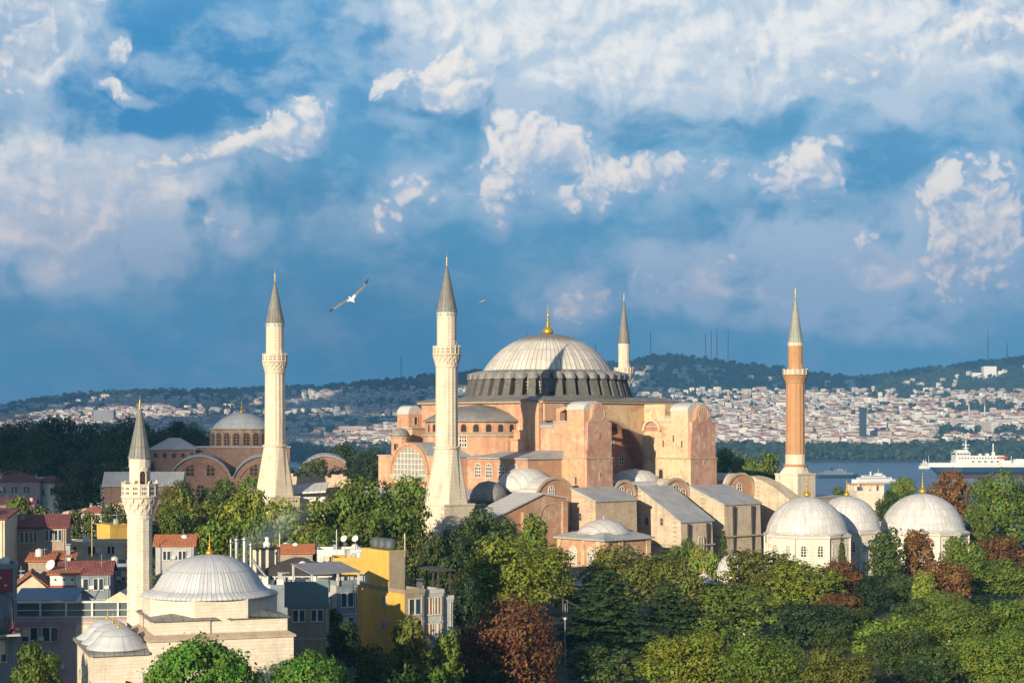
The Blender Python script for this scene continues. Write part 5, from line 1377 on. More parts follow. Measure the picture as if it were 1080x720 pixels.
# houses between the small mosque and the yellow block
t = house('cafe_house', 'low house with a dark hipped roof and white chimney stack behind the lead dome', 276, 216, 4, 8.6, 7.5, zpx(606, 216), WHITEP, 'hip', DARKROOF, rise=1.9, over=.7, rows=[(1.6, zpx(616, 216), 1.6, 1.0), (5, zpx(616, 216), 1.8, 1.0)])
m = MB().box(-1.6, 1.6, 4.2, 6.6, 10, zpx(578, 222)); m.build('chimney', CREAMP, t)
MB().box(-1.8, 1.8, 4.0, 6.8, zpx(578, 222), zpx(577, 222)).build('chimney_cap', DARKROOF, t)
m = MB().lathe([(.45, 0), (.5, .6), (.2, .9), (.3, 1.3), (0, 1.4)], 12); m.build('cowl', WHITEP, t, (.3, 5.2, zpx(577, 222)))
for k, (dx, hp, r) in enumerate(((-3.6, 571, .14), (-2.9, 569, .26), (-1.9, 568, .34), (-1.15, 574, .22))):
    z1 = zpx(hp, 216)
    m = MB().tube((dx, -1.2, 6), (dx, -1.2, z1), r, 12).lathe([(r * 1.3, z1 - .1), (r * 1.4, z1 + .1), (0, z1 + .5)], 12, (dx, -1.2))
    if k == 3: m.tube((dx, -1.2, z1 - 1.6), (dx + 1.9, -1.2, z1 - 3.9), r * .8, 10)
    tag(m.build('steel_flue', STEEL, None, (t.location.x, 216, 0)), ['thinnest steel flue at the edge of the row behind the lead dome', 'second steel flue, slightly taller than the thin one', 'widest and tallest steel flue of the row behind the lead dome', 'steel flue with a bent branch pipe running down the roof'][k], 'flue', 'steel flues behind the lead dome')
t = house('grey_blue_house', 'grey blue apartment house with a striped roof terrace canopy', 355, 194, 34, 2.6, 4.6, zpx(617, 194), BLUEP, 'flat', DARKROOF, rows=[(1.3, zpx(640, 194), 1.5, 1.5), (1.3, zpx(666, 194), 1.5, 1.5)], rowsl=[(1.2, zpx(645, 194), .9, 1.6), (2.6, zpx(645, 194), .9, 1.6)], wallb=GREYP)
z0 = zpx(601, 194)
m = MB().extr([(-3.4, -.5, z0 - .3), (-3.4, 4.4, z0 + .5), (-3.4, 4.4, z0 + .6), (-3.4, -.5, z0 - .2)], (6.2, 0, 0)); m.build('canopy', STRIPE, t)
for x, y in ((-3.2, -.3), (0, -.3), (2.6, -.3), (-3.2, 4.2), (2.6, 4.2)): MB().box(x - .09, x + .09, y - .09, y + .09, zpx(617, 194), z0 - .25 + (y + .3) * .16).build('canopy_post', WHITEF, t)
rn = random.Random(6)
m = MB()
for k in range(7): m.box(.4 + k * .58, .75 + k * .58, .6, .9, zpx(617, 194) + .06, zpx(617, 194) + rn.uniform(.7, 1.2))
m.build('terrace_chair', WHITEF, t)
t = house('low_annexe', 'shaded low building with a teal sheet fence on its roof', 304, 184, 8, 4.3, 6, zpx(641, 184), OLIVEP, 'flat', DARKROOF, rows=[(1.1, zpx(655, 184), 1.2, 1.2), (3, zpx(655, 184), 1.2, 1.2)])
rect_on('sheet_fence', TEAL, t, -.4, 4.2, -.15, -.06, zpx(640, 184), zpx(613, 184))
t = house('service_roof', 'blue grey flat roof with air conditioning boxes beside the lead dome', 286, 200, 6, 4.6, 7, zpx(621, 200), BLUEP, 'flat', DARKROOF)
for x, z, s in ((1.0, 618, .8), (2.4, 619, .7), (3.4, 617, .9)):
    o = MB().box(-s / 2, s / 2, -.3, .3, 0, s * .8).lathe([(s * .3, -.001), (s * .3, .03), (0, .03)], 14, (0, 0)).build('air_conditioner', WHITEF, None, (t.location.x + x, 200.5, zpx(621, 200) + .5))
    tag(o, {1.0: 'white air conditioning box nearest the lead dome on the flat roof', 2.4: 'smaller white air conditioning box in the middle of the flat roof', 3.4: 'tallest white air conditioning box on the flat roof'}[x], 'air conditioner')
# yellow apartment house
Yy = 198
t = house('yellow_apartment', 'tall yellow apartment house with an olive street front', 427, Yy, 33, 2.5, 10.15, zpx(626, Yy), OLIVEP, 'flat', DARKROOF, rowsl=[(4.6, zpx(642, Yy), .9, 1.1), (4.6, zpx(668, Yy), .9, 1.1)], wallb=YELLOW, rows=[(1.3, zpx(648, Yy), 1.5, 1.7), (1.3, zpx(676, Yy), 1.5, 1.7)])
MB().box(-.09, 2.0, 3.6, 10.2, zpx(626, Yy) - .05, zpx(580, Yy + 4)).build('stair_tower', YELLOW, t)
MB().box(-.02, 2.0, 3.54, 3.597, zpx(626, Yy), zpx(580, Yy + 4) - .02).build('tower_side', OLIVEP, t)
m = MB()
for k in range(3): m.lathe([(.7, zpx(580, Yy + 4)), (.75, zpx(580, Yy + 4) + .3), (.75, zpx(580, Yy + 4) + 1.0), (.4, zpx(580, Yy + 4) + 1.3), (0, zpx(580, Yy + 4) + 1.35)], 14, (1.0, 5.2 + k * 1.55))
m.build('water_tank', TANKM, t)
t = house('white_grey_house', 'narrow pale house with tall windows joined to the yellow apartment house', 447, Yy + 2, 31, 2.5, 8, zpx(628, Yy), GREYP, 'flat', DARKROOF, rows=[(.7, zpx(650, Yy), .75, 1.9), (1.8, zpx(650, Yy), .75, 1.9), (.7, zpx(678, Yy), .75, 1.9), (1.8, zpx(678, Yy), .75, 1.9)], pm=flat('wooden_blind', (.30, .15, .06), .7))
t = house('terrace_end_house', 'last grey house of the row with a dark pergola on its roof', 468, Yy + 4, 30, 1.2, 7, zpx(636, Yy), GREYP, 'flat', DARKROOF, rowsl=[(1.5, zpx(655, Yy), .6, 2.2), (3.2, zpx(655, Yy), .6, 2.2), (4.9, zpx(655, Yy), .6, 2.2)])
m = MB()
zz0, zz1 = zpx(636, Yy), zpx(605, Yy)
for x, y in ((-.6, .2), (.9, .2), (-.6, 6), (.9, 6), (.2, 3)): m.box(x - .08, x + .08, y - .08, y + .08, zz0, zz1)
m.box(-1.0, 1.4, -.3, 6.6, zz1, zz1 + .15); m.box(-.62, -.58, .2, 6, zz0 + .3, zz0 + 1.2)
m.build('pergola', DARKROOF, t)
house('white_flat_house', 'white flat roofed house behind the yellow apartment house', 334, 252, 6, 6.4, 6, zpx(583, 252), WHITEP, 'flat', CREAMP, rows=[(1.5, zpx(594, 252), 1.2, 1.0), (4.4, zpx(594, 252), 1.2, 1.0)])
house('ochre_house', 'low ochre yellow house joined to the yellow stair tower', 352, 232, 8, 4.5, 5, zpx(592, 232), YELLOW, 'flat', CREAMP)
house('orange_roof_shed', 'house with an orange roof half hidden by trees behind the chimney stack', 294, 262, 6, 5.0, 4, zpx(584, 262), BROWNP, 'gable', ORTILE, rise=1.2)

# thin blue smoke that drifts from the flues
sm, T, b_ = newmat('flue_smoke')
sm.node_tree.nodes.clear()
out = T.n('ShaderNodeOutputMaterial'); pv = T.n('ShaderNodeVolumePrincipled'); tc = T.n('ShaderNodeTexCoord')
pv.inputs['Color'].default_value = (.62, .78, .95, 1)
ln = T.vm('LENGTH', tc.outputs['Object'])
T.put(pv.inputs['Density'], T.m('MULTIPLY', T.m('MULTIPLY', T.ss(ln, 1.0, 0.25), T.ss(T.noise(tc.outputs['Object'], 1.8, 3, .6), .38, .7)), .13))
sm.node_tree.links.new(pv.outputs[0], out.inputs['Volume'])
c = at(292, 556, 222)
o = MB().lathe([(0, -1), (.5, -.87), (.87, -.5), (1, 0), (.87, .5), (.5, .87), (0, 1)], 16).build('smoke', sm, None, c); o.scale = (6.5, 4, 2.6); o.rotation_euler = (0, R_(-24), 0)
o['kind'] = 'stuff'; o['label'] = 'thin bluish smoke drifting from the steel flues'

# ------------------------------------------------------------------ lamp posts, antennas, dish, birds
p = at(596, 640, 238)
t = thing('street_lamp', 'tall thin lamp post with a ball lamp beside the layered cedar', 'street lamp', (p.x, 238, 0))
MB().tube((0, 0, -4), (0, 0, zpx(636, 238)), .09, 8, .06).build('pole', STEEL, t)
MB().tube((-.3, 0, zpx(652, 238)), (-.3, 0, zpx(632, 238)), .035, 6).tube((.3, 0, zpx(652, 238)), (.3, 0, zpx(632, 238)), .035, 6).build('antenna', STEEL, t)
MB().lathe([(0, -.22), (.16, -.16), (.22, 0), (.16, .16), (0, .22)], 14).build('lamp_head', WHITEF, t, (0, -.1, zpx(652, 238)))
p = at(151, 708, 158)
t = thing('street_lamp', 'two armed street lamp in front of the small mosque porch', 'street lamp', (p.x, 158, 0))
MB().tube((0, 0, -6), (0, 0, zpx(708, 158)), .07, 8).build('pole', STEEL, t)
m = MB()
for s in (-1, 1): m.tube((0, 0, zpx(709, 158)), (s * .6, 0, zpx(707, 158)), .04, 6)
m.build('arm', STEEL, t)
for s in (-1, 1): MB().hexa([(s * .55 - .05, -.1, 0), (s * .55 + s * .45, -.1, .05), (s * .55 + s * .45, .1, .05), (s * .55 - .05, .1, 0)][::s], [(s * .55 - .05, -.06, .12), (s * .55 + s * .45, -.06, .1), (s * .55 + s * .45, .06, .1), (s * .55 - .05, .06, .12)][::s]).build('lamp_head', WHITEF, t, (0, 0, zpx(708, 158)))
for px, y0, y1, Y, lab in ((97, 545, 600, 238, 'yellow pole in front of the yellow stair block'), (334, 565, 592, 205, 'white aerial pole on the striped canopy roof'), (355, 558, 582, 250, 'aerial pole on the white flat roofed house'), (427, 562, 590, 214, 'white aerial pole beside the water tanks'), (295, 562, 578, 222, 'thin aerial beside the white chimney stack')):
    p = at(px, y1, Y)
    tag(MB().tube((0, 0, -2.5), (0, 0, p.z * 0 + (y1 - y0) / FPX * Y), .07, 6).build('aerial_pole', WHITEF if px != 97 else YELLOW, None, p), lab, 'pole')
for px, py, Y, lab, s in ((54, 596, 214, 'white satellite dish above the tiled lean-to', .65), (363, 568, 246, 'pale satellite dish on the white flat roofed house', .48), (375, 568, 246, 'second pale satellite dish nearest the water tanks', .48)):
    p = at(px, py, Y)
    t = thing('satellite_dish', lab, 'satellite dish', p, 0)
    q = MB().lathe([(0, 0), (s * .5, .06 * s), (s * .9, .24 * s), (s, .34 * s)], 20, cap=False).build('dish', WHITEP, t); q.rotation_euler = (R_(65), 0, R_(-25))
    MB().tube((0, .1, -2.2), (0, .05, 0), .05, 6).build('mast', STEEL, t)

GULLW = flat('gull_white', (.72, .73, .74), .7, 0, .05)
def gull(label, loc, span, head, wl, wr, pitch=0.1, roll=0.0, axes=None):
    """one continuous body: tapered trunk with two bent wings and a tail; wl, wr: wing raise at the bend and at the tip"""
    bm = bmesh.new()
    L = span * .40
    secs = [(-.5, .012, .004, .055), (-.36, .03, .012, .05), (-.2, .05, .055, 0), (0, .075, .08, 0), (.2, .07, .075, .005), (.34, .045, .05, .02), (.42, .045, .048, .03), (.5, .018, .02, .02), (.58, .006, .006, .01)]
    rings = []
    for x, w, h, z in secs:
        rings.append([bm.verts.new((x * L, w * L * 1.15 * math.cos(2 * PI * k / 12), z * L + h * L * 1.15 * math.sin(2 * PI * k / 12))) for k in range(12)])
    for a, b in zip(rings, rings[1:]):
        for k in range(12): bm.faces.new((a[k], a[(k + 1) % 12], b[(k + 1) % 12], b[k]))
    bm.faces.new(rings[0][::-1]); bm.faces.new(rings[-1])
    for side, (z1, z2) in ((1, wl), (-1, wr)):
        st = []
        for i in range(11):
            t = i / 10; y = .02 + t * .5
            z = z1 * math.sin(min(t / .42, 1) * PI / 2) + (z2 - z1) * max(0, (t - .42) / .58) ** 1.3
            xo = .10 * math.sin(min(t / .42, 1) * PI / 2) - .34 * max(0, (t - .42) / .58) ** 1.4
            ch = (.17 - .03 * t) * (1 - max(0, (t - .7) / .3) ** 2 * .93)
            th = .014 * (1 - t * .8)
            ring = []
            for cx, cz in ((.5, 0), (.2, 1), (-.2, .6), (-.5, 0), (-.2, -.4), (.2, -.5)):
                ring.append(bm.verts.new(((xo + cx * ch) * span, side * y * span, (z + cz * th) * span + .03 * L)))
            st.append(ring)
        for a, b in zip(st, st[1:]):
            for k in range(6): bm.faces.new((a[k], a[(k + 1) % 6], b[(k + 1) % 6], b[k]) if side > 0 else (a[k], b[k], b[(k + 1) % 6], a[(k + 1) % 6]))
        bm.faces.new(st[-1]); bm.faces.new(st[0])
    for v in list(bm.verts): pass
    bmesh.ops.recalc_face_normals(bm, faces=bm.faces)
    me = bpy.data.meshes.new('gull')
    bm.to_mesh(me); bm.free()
    m, T, b = (MATS['gull_coat'], None, None) if 'gull_coat' in MATS else newmat('gull_coat')
    if T:
        tc = T.n('ShaderNodeTexCoord'); s = T.n('ShaderNodeSeparateXYZ'); T.put(s.inputs[0], tc.outputs['Object'])
        d = T.m('ABSOLUTE', s.outputs[1])
        c = T.mix(T.ss(d, .09, .16), (.62, .62, .60, 1), (.15, .155, .16, 1))
        c = T.mix(T.ss(d, .52, .56), c, (.02, .02, .022, 1))
        c = T.mix(T.ss(s.outputs[0], .29, .31), c, (.55, .30, .06, 1))
        T.put(b.inputs['Base Color'], c); b.inputs['Roughness'].default_value = .7
    me.materials.append(m)
    o = put('gull', me, None, loc)
    # join wings and body into one skin
    md = o.modifiers.new('skin', 'REMESH'); md.mode = 'VOXEL'; md.voxel_size = span * .006; md.use_smooth_shade = True
    dg = bpy.context.evaluated_depsgraph_get()
    me2 = bpy.data.meshes.new_from_object(o.evaluated_get(dg)); o.modifiers.clear(); o.data = me2
    if not me2.materials: me2.materials.append(m)
    o.rotation_euler = (R_(roll), R_(pitch), R_(head))
    if axes:      # wing line and heading given as directions
        y = Vector(axes[0]).normalized(); x = Vector(axes[1]); x = (x - y * x.dot(y)).normalized(); z = x.cross(y)
        o.rotation_euler = Matrix((x, y, z)).transposed().to_euler()
    return tag(o, label, 'bird')
# flies away to the right, banked so that one wing points up and the other down
gull('large gull gliding with spread wings in the sky between two minarets', at(371, 316, 46), 1.42, 0, (.085, .06), (.085, -.03), axes=((.80, .1, .58), (.42, -.88, -.25)))
gull('small far gull with folded wings in the sky beside the nearest minaret tip', at(509, 317.5, 110), .95, 0, (.06, -.16), (.06, -.16), axes=((.25, .95, .1), (.95, -.3, .12)))
gull('white gull flying low over the park trees', at(785, 669, 165), 1.0, 120, (.16, .2), (.12, .05), 0, 30)
gull('white gull crossing the dark tree in the corner of the park', at(1001, 676, 170), .8, 10, (.08, .02), (.08, .02), 0, 10)
# ------------------------------------------------------------------ the trees one by one: kind, px, top row, width, distance, colour, label
TR = [
 ('pine', 212, 668, 138, 150, 'pine', 'bright green umbrella pine with a domed crown in front of the small mosque'),
 ('pine', 326, 683, 116, 152, 'pine', 'bright green umbrella pine just past the corner of the small mosque'),
 ('broad', 38, 683, 54, 160, 'mid', 'dark green bushy tree in front of the mauve terrace house'),
 ('oval', 432, 648, 52, 192, 'olive', 'olive green slender tree in front of the yellow apartment house'),
 ('broad', 405, 684, 70, 186, 'dark', 'dark shaded tree at the foot of the yellow apartment house'),
 ('oval', 470, 664, 44, 196, 'green', 'thin green tree in front of the narrow grey house'),
 ('oval', 452, 700, 50, 190, 'mid', 'low green tree under the narrow grey house'),
 ('plane', 537, 640, 104, 213, 'rust', 'large rust brown tree turned to autumn colour below the big green plane tree'),
 ('plane', 548, 568, 124, 285, 'yellow', 'big round yellow green plane tree in front of the round arched hall'),
 ('oval', 563, 541, 38, 306, 'green', 'pointed green tree top standing just behind the big plane tree'),
 ('cedar', 640, 598, 130, 248, 'cedar', 'dark green layered cedar beside the tall lamp post'),
 ('cedar', 706, 610, 96, 256, 'cedar', 'layered cedar in front of the olive round tree'),
 ('plane', 668, 577, 112, 300, 'olive', 'olive green round tree in front of the low domed baptistery'),
 ('broad', 715, 592, 60, 296, 'olive', 'olive tree beside the little brick kiosk'),
 ('plane', 726, 667, 110, 214, 'yellow', 'yellow green round tree at the near edge of the park beside the cedar'),
 ('plane', 806, 672, 88, 206, 'green', 'broad green tree on the near edge of the park'),
 ('plane', 884, 684, 84, 204, 'olive', 'olive green tree on the near edge of the park, partly bare'),
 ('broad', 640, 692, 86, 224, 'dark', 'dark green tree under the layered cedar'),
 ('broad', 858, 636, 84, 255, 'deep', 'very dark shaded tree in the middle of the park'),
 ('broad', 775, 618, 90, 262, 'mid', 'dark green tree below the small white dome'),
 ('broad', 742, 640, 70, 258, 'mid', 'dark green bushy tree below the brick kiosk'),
 ('broad', 802, 580, 84, 322, 'olive', 'olive green tree beside the small white dome'),
 ('broad', 850, 592, 82, 300, 'yellow', 'golden green tree in front of the nearest domed tomb'),
 ('broad', 822, 600, 60, 306, 'olive', 'yellowing tree between the golden tree and the white dome'),
 ('broad', 890, 590, 46, 314, 'brown', 'dull brown tree at the foot of the nearest domed tomb'),
 ('broad', 884, 628, 54, 290, 'brown', 'low brown tree below the dull brown tree'),
 ('cypress', 888, 559, 16, 332, 'dark', 'narrow dark cypress against the wall of the nearest domed tomb'),
 ('oval', 934, 556, 46, 336, 'dark', 'tall dark tree between the two domed tombs'),
 ('oval', 968, 556, 44, 342, 'brown', 'tall brownish tree in front of the free standing domed tomb'),
 ('oval', 975, 602, 32, 300, 'lime', 'pale yellow green weeping tree in the park'),
 ('broad', 998, 592, 54, 306, 'brown', 'reddish brown tree beside the pale weeping tree'),
 ('broad', 1016, 568, 54, 346, 'green', 'fresh green round tree beside the free standing domed tomb'),
 ('broad', 1056, 566, 62, 372, 'brown', 'wide brown tree behind the fresh green round tree'),
 ('broad', 1042, 588, 64, 322, 'mid', 'mid green tree in front of the wide brown tree'),
 ('broad', 1080, 598, 60, 318, 'green', 'green tree at the far edge of the park'),
 ('plane', 1006, 638, 92, 236, 'mid', 'tallest rounded green tree in the near corner of the park'),
 ('plane', 948, 662, 74, 226, 'dark', 'dark green tree just in front of the tallest rounded tree of the corner'),
 ('plane', 1050, 668, 84, 220, 'green', 'sunlit green tree at the bottom corner of the park'),
 ('plane', 1080, 630, 86, 240, 'mid', 'dense mid green tree at the near corner of the park'),
 ('broad', 938, 650, 80, 240, 'green', 'green tree beside the tallest rounded tree of the corner'),
 ('plane', 1062, 500, 84, 420, 'green', 'big sunlit green tree standing before the blue and white ship'),
 ('broad', 1000, 500, 56, 436, 'brown', 'brownish tree in front of the ship behind the free standing tomb'),
 ('broad', 950, 504, 34, 440, 'green', 'green tree beside the battlemented stone tower'),
 ('broad', 936, 520, 26, 425, 'dark', 'dark tree between the stone tower and the domed tomb'),
 ('broad', 1034, 540, 40, 405, 'mid', 'mid green tree beside the lead dome of the free standing tomb'),
 ('broad', 800, 478, 56, 500, 'mid', 'dark green tree behind the sloping buttress near the brick minaret'),
 ('broad', 769, 474, 34, 510, 'green', 'green tree peeping out behind the far buttress tower'),
 ('broad', 888, 515, 26, 470, 'green', 'small green tree behind the gilded tomb finials'),
 ('cypress', 763, 552, 19, 352, 'dark', 'narrow dark cypress in front of the stone buttresses'),
 ('broad', 742, 577, 34, 340, 'lime', 'small round bright green tree beside the cypress'),
 ('broad', 720, 570, 30, 346, 'mid', 'small tree at the foot of the stone buttress with the arched window'),
 # belt of trees below the west front
 ('broad', 424, 503, 58, 322, 'green', 'green tree under the great lunette window of the basilica'),
 ('broad', 386, 506, 66, 318, 'green', 'rounded green tree at the north end of the west front'),
 ('broad', 355, 516, 70, 316, 'green', 'green tree in front of the crumbling brick wall'),
 ('broad', 310, 528, 76, 306, 'yellow', 'yellow green tree at the foot of the far cream minaret'),
 ('broad', 252, 518, 70, 318, 'yellow', 'yellow green tree in front of the old brick church'),
 ('broad', 200, 520, 64, 316, 'olive', 'olive tree behind the small mosque minaret'),
 ('broad', 178, 534, 50, 300, 'mid', 'mid green tree just beside the small mosque minaret'),
 ('broad', 486, 548, 56, 300, 'dark', 'dark tree at the foot of the nearest cream minaret'),
 ('broad', 516, 540, 58, 306, 'dark', 'dark tree beside the lean-to hall of the basilica'),
 ('broad', 420, 536, 62, 288, 'mid', 'mid green tree in the second row below the west front'),
 ('broad', 372, 545, 70, 282, 'mid', 'bushy mid green tree behind the yellow apartment house'),
 ('broad', 284, 548, 66, 280, 'green', 'green tree behind the steel flues'),
 ('broad', 232, 548, 64, 282, 'green', 'green tree behind the lead dome of the small mosque'),
 ('broad', 330, 560, 60, 268, 'mid', 'mid green tree behind the white roof terrace'),
 ('broad', 462, 566, 54, 268, 'dark', 'dark tree behind the narrow grey house'),
 ('broad', 500, 566, 50, 290, 'deep', 'deep green shaded tree beside the ruined stone pier'),
 ('broad', 488, 612, 46, 250, 'deep', 'deep green shaded tree below the ruined stone pier'),
 # about the old church and among the houses
 ('broad', 232, 508, 44, 470, 'mid', 'small green tree in front of the arched wall of the old church'),
 ('broad', 270, 502, 40, 470, 'green', 'green tree against the second arch of the old church'),
 ('broad', 185, 508, 40, 460, 'olive', 'olive bush in front of the grey roofed annexe of the old church'),
 ('broad', 340, 508, 36, 470, 'green', 'green tree behind the crumbling brick wall'),
 ('broad', 86, 538, 36, 276, 'dark', 'dark round tree behind the small yellow house'),
 ('broad', 122, 533, 40, 290, 'dark', 'dark tree between the yellow house and the small mosque minaret'),
 ('broad', 28, 526, 50, 300, 'mid', 'green tree behind the brown house with red roof'),
 ('broad', 62, 556, 30, 262, 'dark', 'small dark tree at the end wall of the brown house'),
 ('broad', 362, 656, 40, 178, 'deep', 'shaded dark tree in the lane beside the grey blue house'),
 ('oval', 352, 640, 26, 186, 'dark', 'thin dark tree against the grey blue house'),
 ('broad', 950, 606, 40, 312, 'dark', 'dark green tree behind the pale weeping tree'),
 ('broad', 920, 612, 44, 300, 'deep', 'deep green tree between the low brown tree and the pale weeping tree'),
 ('broad', 960, 632, 46, 276, 'dark', 'dark green tree in front of the pale weeping tree'),
 ('broad', 905, 640, 40, 272, 'dark', 'dark green tree beside the very dark shaded tree'),
 ('broad', 1000, 624, 48, 280, 'mid', 'mid green tree in front of the reddish brown tree'),
]
for r in TR: tree(*r)
# the dark wooded hill of the old palace garden
rnd = random.Random(3)
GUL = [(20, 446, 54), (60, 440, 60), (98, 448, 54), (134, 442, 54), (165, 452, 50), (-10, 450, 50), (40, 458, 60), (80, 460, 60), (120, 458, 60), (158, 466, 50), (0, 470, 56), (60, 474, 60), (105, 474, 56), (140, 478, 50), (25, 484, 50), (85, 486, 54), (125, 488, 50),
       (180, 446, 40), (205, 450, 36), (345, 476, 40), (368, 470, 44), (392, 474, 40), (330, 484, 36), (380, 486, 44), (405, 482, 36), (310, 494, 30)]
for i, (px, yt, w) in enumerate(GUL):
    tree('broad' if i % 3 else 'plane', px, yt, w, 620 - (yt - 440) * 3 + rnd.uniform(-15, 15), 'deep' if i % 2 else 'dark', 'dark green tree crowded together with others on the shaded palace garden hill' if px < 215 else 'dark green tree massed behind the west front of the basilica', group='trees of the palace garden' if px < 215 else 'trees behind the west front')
# undergrowth trees that close the gaps of the park
for i in range(30):
    Y = rnd.uniform(205, 345); px = rnd.uniform(470, 1100)
    yt = HY + (EYE - rnd.uniform(2.2, 4.2)) / Y * FPX
    if 480 < px < 800 and Y > 320: continue
    tree('broad', px, yt, rnd.uniform(5.5, 8.5) / Y * FPX, Y, rnd.choice(['mid', 'dark', 'deep', 'dark', 'deep']), 'low tree filling a gap between the larger trees of the park', group='low trees between the park trees')
for i in range(16):
    Y = rnd.uniform(255, 345); px = rnd.uniform(160, 430)
    yt = HY + (EYE - rnd.uniform(3.5, 6)) / Y * FPX
    tree('broad', px, yt, rnd.uniform(6, 9) / Y * FPX, Y, rnd.choice(['mid', 'green', 'yellow', 'green']), 'low tree in the belt below the west front of the basilica', group='low trees below the west front')
for i in range(14):
    Y = rnd.uniform(395, 450); px = rnd.uniform(850, 1100)
    yt = HY + (EYE - rnd.uniform(5, 9)) / Y * FPX
    tree('broad', px, yt, rnd.uniform(7, 10) / Y * FPX, Y, rnd.choice(['mid', 'green', 'dark', 'olive']), 'green tree in the row behind the domed tombs', group='trees behind the domed tombs')
for i in range(22):
    Y = rnd.uniform(225, 420); px = rnd.uniform(1105, 1260)
    yt = HY + (EYE - rnd.uniform(6, 11)) / Y * FPX
    tree('broad', px, yt, rnd.uniform(9, 13) / Y * FPX, Y, rnd.choice(['mid', 'green', 'dark', 'olive']), 'green tree where the park runs on past the picture border', group='trees past the end of the park')
# ------------------------------------------------------------------ water traffic
HULLB = flat('hull_blue', (.006, .028, .06), .6, 0, .1, .05)
HULLR = flat('hull_red', (.20, .03, .03), .6, 0, .1, .05)
SHIPW = flat('ship_white', (.78, .76, .70), .6, 0, .08, .05)
SHIPD = flat('ship_window', (.05, .07, .09), .3)
ORANGE = flat('lifeboat_orange', (.62, .12, .05), .6)
def hull_loft(m, L, secs, z_levels):
    """secs: list of (x, half widths per level, z per level)"""
    n = len(z_levels); vs = []; fs = []
    for x, hw, sh in secs:
        for s in (-1, 1):
            for j in range(n): vs.append((x[j] if isinstance(x, (list, tuple)) else x, s * hw[j], z_levels[j] + sh[j]))
    for i in range(len(secs) - 1):
        for s in range(2):
            for j in range(n - 1):
                a = i * 2 * n + s * n + j; b = a + 2 * n; fs.append((a, b, b + 1, a + 1))
        a = i * 2 * n + n - 1; fs.append((a, a + n, a + 3 * n, a + 2 * n))
    for i in (0, len(secs) - 1): fs.append([i * 2 * n + j for j in range(n)] + [i * 2 * n + n + j for j in range(n - 1, -1, -1)])
    return m.add(vs, fs)
bow = at(979, 500, 2513)
SP = thing('research_ship', 'large ship with dark blue hull, white upperworks and red waterline', 'ship', (bow.x, 2513, SEA), R_(4))
def ship_secs(zi, L=185, W=13):
    out = []
    for x in (0, 3, 8, 16, 28, 45, 80, 130, 170, 185):
        f = min(1, (x / 45) ** .7) if x < 45 else (1 if x < 165 else .85)
        rake = lambda z: max(0, (16 - z)) * 1.05 * max(0, 1 - x / 40)
        hw = [W * f * (.55 if z < 1 else (.75 if z < 8 else 1)) for z in zi]
        out.append(([x + rake(z) for z in zi], [max(h, .15) for h in hw], [0] * len(zi)))
    return out
for nm, mt, zs in (('boot_top', HULLR, (-2, 3.2)), ('hull', HULLB, (3.2, 8, 14.5)), ('bulwark', SHIPW, (14.5, 20.5))):
    m = MB(); hull_loft(m, 185, ship_secs(zs), zs); o = m.build(nm, mt, SP)
    if nm == 'bulwark':
        pass
m = MB()
m.box(36, 118, -11, 11, 20.5, 24); m.box(37, 108, -10, 10, 24, 31); m.box(37, 58, -11, 11, 31, 36); m.box(40, 56, -8, 8, 36, 39)
m.box(122, 150, -9, 9, 20.5, 24); m.box(126, 140, -6, 6, 24, 26)
m.build('superstructure', SHIPW, SP)
for k in range(16):
    x = 42 + k * 4.2
    MB().box(x, x + 1.8, -10.25, -10.003, 26.4, 28.2).build('cabin_window', SHIPD, SP)
    if k < 4: MB().box(38.5 + k * 4.8, 42 + k * 4.8, -11.2, -11.003, 32.4, 34.4).build('bridge_window', SHIPD, SP)
MB().box(36.7, 36.997, -9, 9, 32.4, 34.6).build('bridge_window', SHIPD, SP)
for k in range(5): MB().box(60 + k * 9, 64 + k * 9, -11.2, -11.003, 21.4, 23.2).build('cabin_window', SHIPD, SP)
m = MB().tube((55, 0, 36), (55, 0, 52), 1.6, 8, .8).tube((55, 0, 52), (55, 0, 58), .4, 6).box(50, 60, -.6, .6, 45.5, 46.5).box(51, 58, -2.6, 2.6, 41, 42.2).tube((50.5, 0, 46), (51.5, 0, 49), .5, 6)
m.build('mast', SHIPW, SP)
m = MB().box(93, 97, -2, 2, 31, 36).tube((95, 0, 36), (95, 0, 48), .9, 8).box(84, 88, -3, 3, 31, 34).box(74, 77, -3, 3, 31, 33.6); m.build('funnel', SHIPW, SP)
m = MB()
for x0 in (98,):
    m.add([(x0 + 13 * (k / 8), (-12 if True else 0) + 2.0 * s * math.sin(PI * min(max(k / 8, .08), .92)), z) for k in range(9) for s, z in ((-1, 27), (1, 27), (1, 29.8), (-1, 29.8))], [(4 * k + j, 4 * k + (j + 1) % 4, 4 * k + 4 + (j + 1) % 4, 4 * k + 4 + j) for k in range(8) for j in range(4)] + [(0, 1, 2, 3), (32, 33, 34, 35)])
m.build('lifeboat', ORANGE, SP)
m = MB().tube((1, 0, 20), (.2, 0, 31), .3, 6)
for k in range(18): m.tube((3 + k * 1.8, -13 * min(1, ((3 + k * 1.8) / 45) ** .7), 20.4), (3 + k * 1.8, -13 * min(1, ((3 + k * 1.8) / 45) ** .7), 21.8), .16, 5)
m.tube((118, -8, 20.5), (119, -8, 30), .5, 6); m.build('jackstaff', SHIPW, SP)

